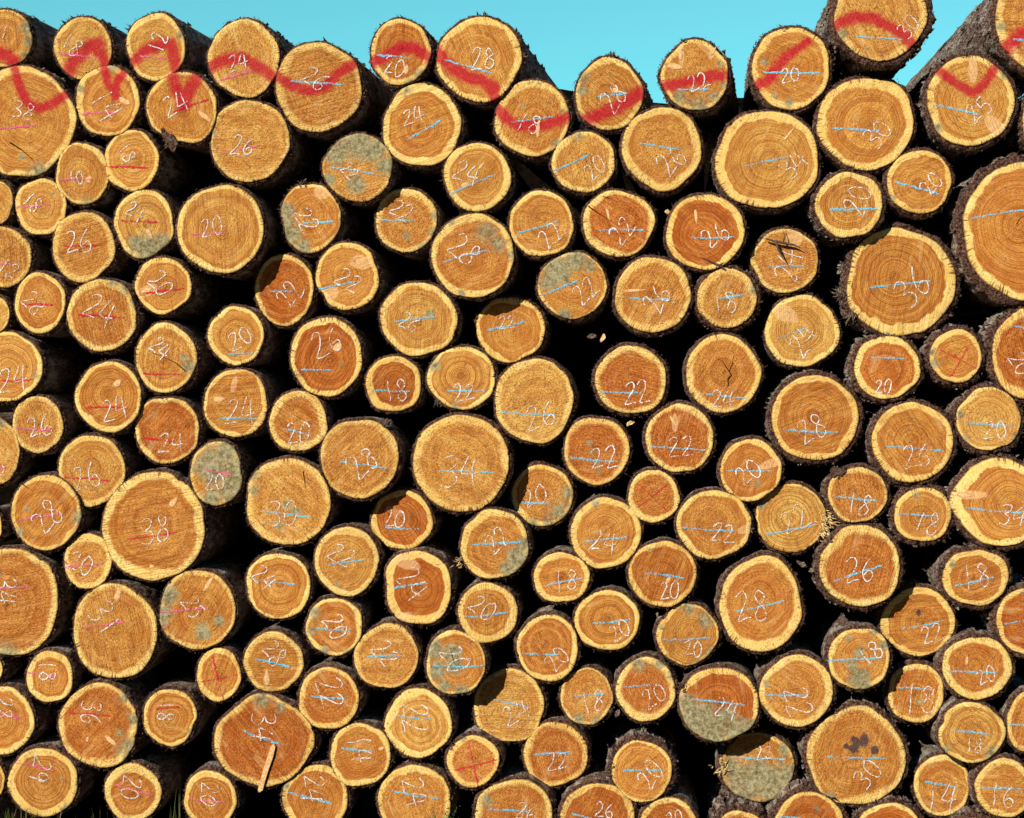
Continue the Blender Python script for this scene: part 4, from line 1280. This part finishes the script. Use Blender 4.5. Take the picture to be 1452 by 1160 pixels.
# leafy weed in front of the bottom row
base = world_at(628, 1185, -.06); base.z = ground_h(base.x, base.y)
wd = empty('weed', base, 'small green weed poking up before the bottom log chalked 24', 'weed')
sp = []; LV = []; LF = []
for k in range(11):
    top = world_at(628+rng.uniform(-22, 26), 1143+rng.uniform(0, 22), -.06+rng.uniform(-.03, .02)) - base
    mid = Vector((top.x*.4, top.y*.5, top.z*.6)); sp.append(([Vector((0, 0, 0)), mid, top], [.0016, .0012, .0006]))
    for q in range(9):
        t = rng.uniform(.35, 1.0); c = mid.lerp(top, (t-.35)/.65) + Vector((rng.gauss(0, .004), rng.gauss(0, .004), rng.gauss(0, .003)))
        a = rng.uniform(0, 6.28); r_ = rng.uniform(.004, .009); d = Vector((math.cos(a), rng.uniform(-.5, .2), math.sin(a)*.7)).normalized(); s = d.cross(Vector((0, 1, .3))).normalized()
        b = len(LV); LV += [tuple(c), tuple(c+d*r_*.5+s*r_*.35), tuple(c+d*r_), tuple(c+d*r_*.5-s*r_*.35)]; LF.append((b, b+1, b+2, b+3))
tubes('stem', sp, M_LEAF, Vector((0, 0, 0)), wd); mesh_obj('leaves', LV, LF, M_LEAF, wd)

# ----------------------------------------------------------------- light, sky, camera
D = Vector((1.0, 1.35, -1.0)).normalized()
sun = bpy.data.lights.new('sun', 'SUN'); sun.energy = 5.0; sun.angle = math.radians(.5); sun.color = (1., .955, .86)
so = bpy.data.objects.new('sun', sun); so.rotation_euler = D.to_track_quat('-Z', 'Y').to_euler(); scene.collection.objects.link(so)
w = bpy.data.worlds.new('World'); scene.world = w; w.use_nodes = True; nt = w.node_tree; nt.nodes.clear()
sky = nt.nodes.new('ShaderNodeTexSky'); sky.sky_type = 'NISHITA'; sky.sun_disc = False
sky.sun_elevation = math.asin(-D.z); sky.sun_rotation = math.atan2(-D.x, -D.y) % (2*math.pi)
sky.air_density = 1.0; sky.dust_density = .3; sky.ozone_density = 1.5
tint = nt.nodes.new('ShaderNodeMix'); tint.data_type = 'RGBA'; tint.blend_type = 'MULTIPLY'; tint.inputs[0].default_value = 1
tint.inputs[7].default_value = (.545, 1.35, 1.11, 1)
bg = nt.nodes.new('ShaderNodeBackground'); bg.inputs[1].default_value = .10; out = nt.nodes.new('ShaderNodeOutputWorld')
nt.links.new(sky.outputs[0], tint.inputs[6]); # a clear dry sky: pale turquoise low down, much deeper blue overhead
tcw = nt.nodes.new('ShaderNodeTexCoord'); sx = nt.nodes.new('ShaderNodeSeparateXYZ'); nt.links.new(tcw.outputs['Generated'], sx.inputs[0])
mr = nt.nodes.new('ShaderNodeMapRange'); mr.interpolation_type = 'SMOOTHSTEP'; mr.inputs[1].default_value = .20; mr.inputs[2].default_value = .50
nt.links.new(sx.outputs[2], mr.inputs[0])
deep = nt.nodes.new('ShaderNodeMix'); deep.data_type = 'RGBA'; deep.blend_type = 'MULTIPLY'; deep.inputs[7].default_value = (.26, .22, .42, 1)
nt.links.new(mr.outputs[0], deep.inputs[0]); nt.links.new(tint.outputs[2], deep.inputs[6]); low = nt.nodes.new('ShaderNodeMapRange'); low.inputs[1].default_value = .02; low.inputs[2].default_value = .24; nt.links.new(sx.outputs[2], low.inputs[0])
lowm = nt.nodes.new('ShaderNodeMix'); lowm.data_type = 'RGBA'; lowm.inputs[6].default_value = (.55, .80, .89, 1); lowm.inputs[7].default_value = (1, 1, 1, 1); nt.links.new(low.outputs[0], lowm.inputs[0])
mul = nt.nodes.new('ShaderNodeMix'); mul.data_type = 'RGBA'; mul.blend_type = 'MULTIPLY'; mul.inputs[0].default_value = 1
nt.links.new(deep.outputs[2], mul.inputs[6]); nt.links.new(lowm.outputs[2], mul.inputs[7]); nt.links.new(mul.outputs[2], bg.inputs[0]); nt.links.new(bg.outputs[0], out.inputs[0])

cam = bpy.data.cameras.new('camera'); co = bpy.data.objects.new('camera', cam); scene.collection.objects.link(co)
co.location = (0, -DIST, CAMH); co.rotation_euler = (math.radians(90), 0, 0)
cam.sensor_width = 36; cam.lens = PPM*DIST/W*36
cam.shift_x = (W/2-VX)/W; cam.shift_y = (VY-H/2)/W
cam.clip_start = .1; cam.clip_end = 2000
scene.camera = co
scene.view_settings.view_transform = 'Standard'; scene.view_settings.look = 'None'
scene.view_settings.exposure = 0.31; scene.view_settings.gamma = 1.0
scene.cycles.use_adaptive_sampling = True; scene.cycles.adaptive_threshold = .03; scene.cycles.max_bounces = 4; scene.cycles.diffuse_bounces = 1; scene.cycles.transparent_max_bounces = 12
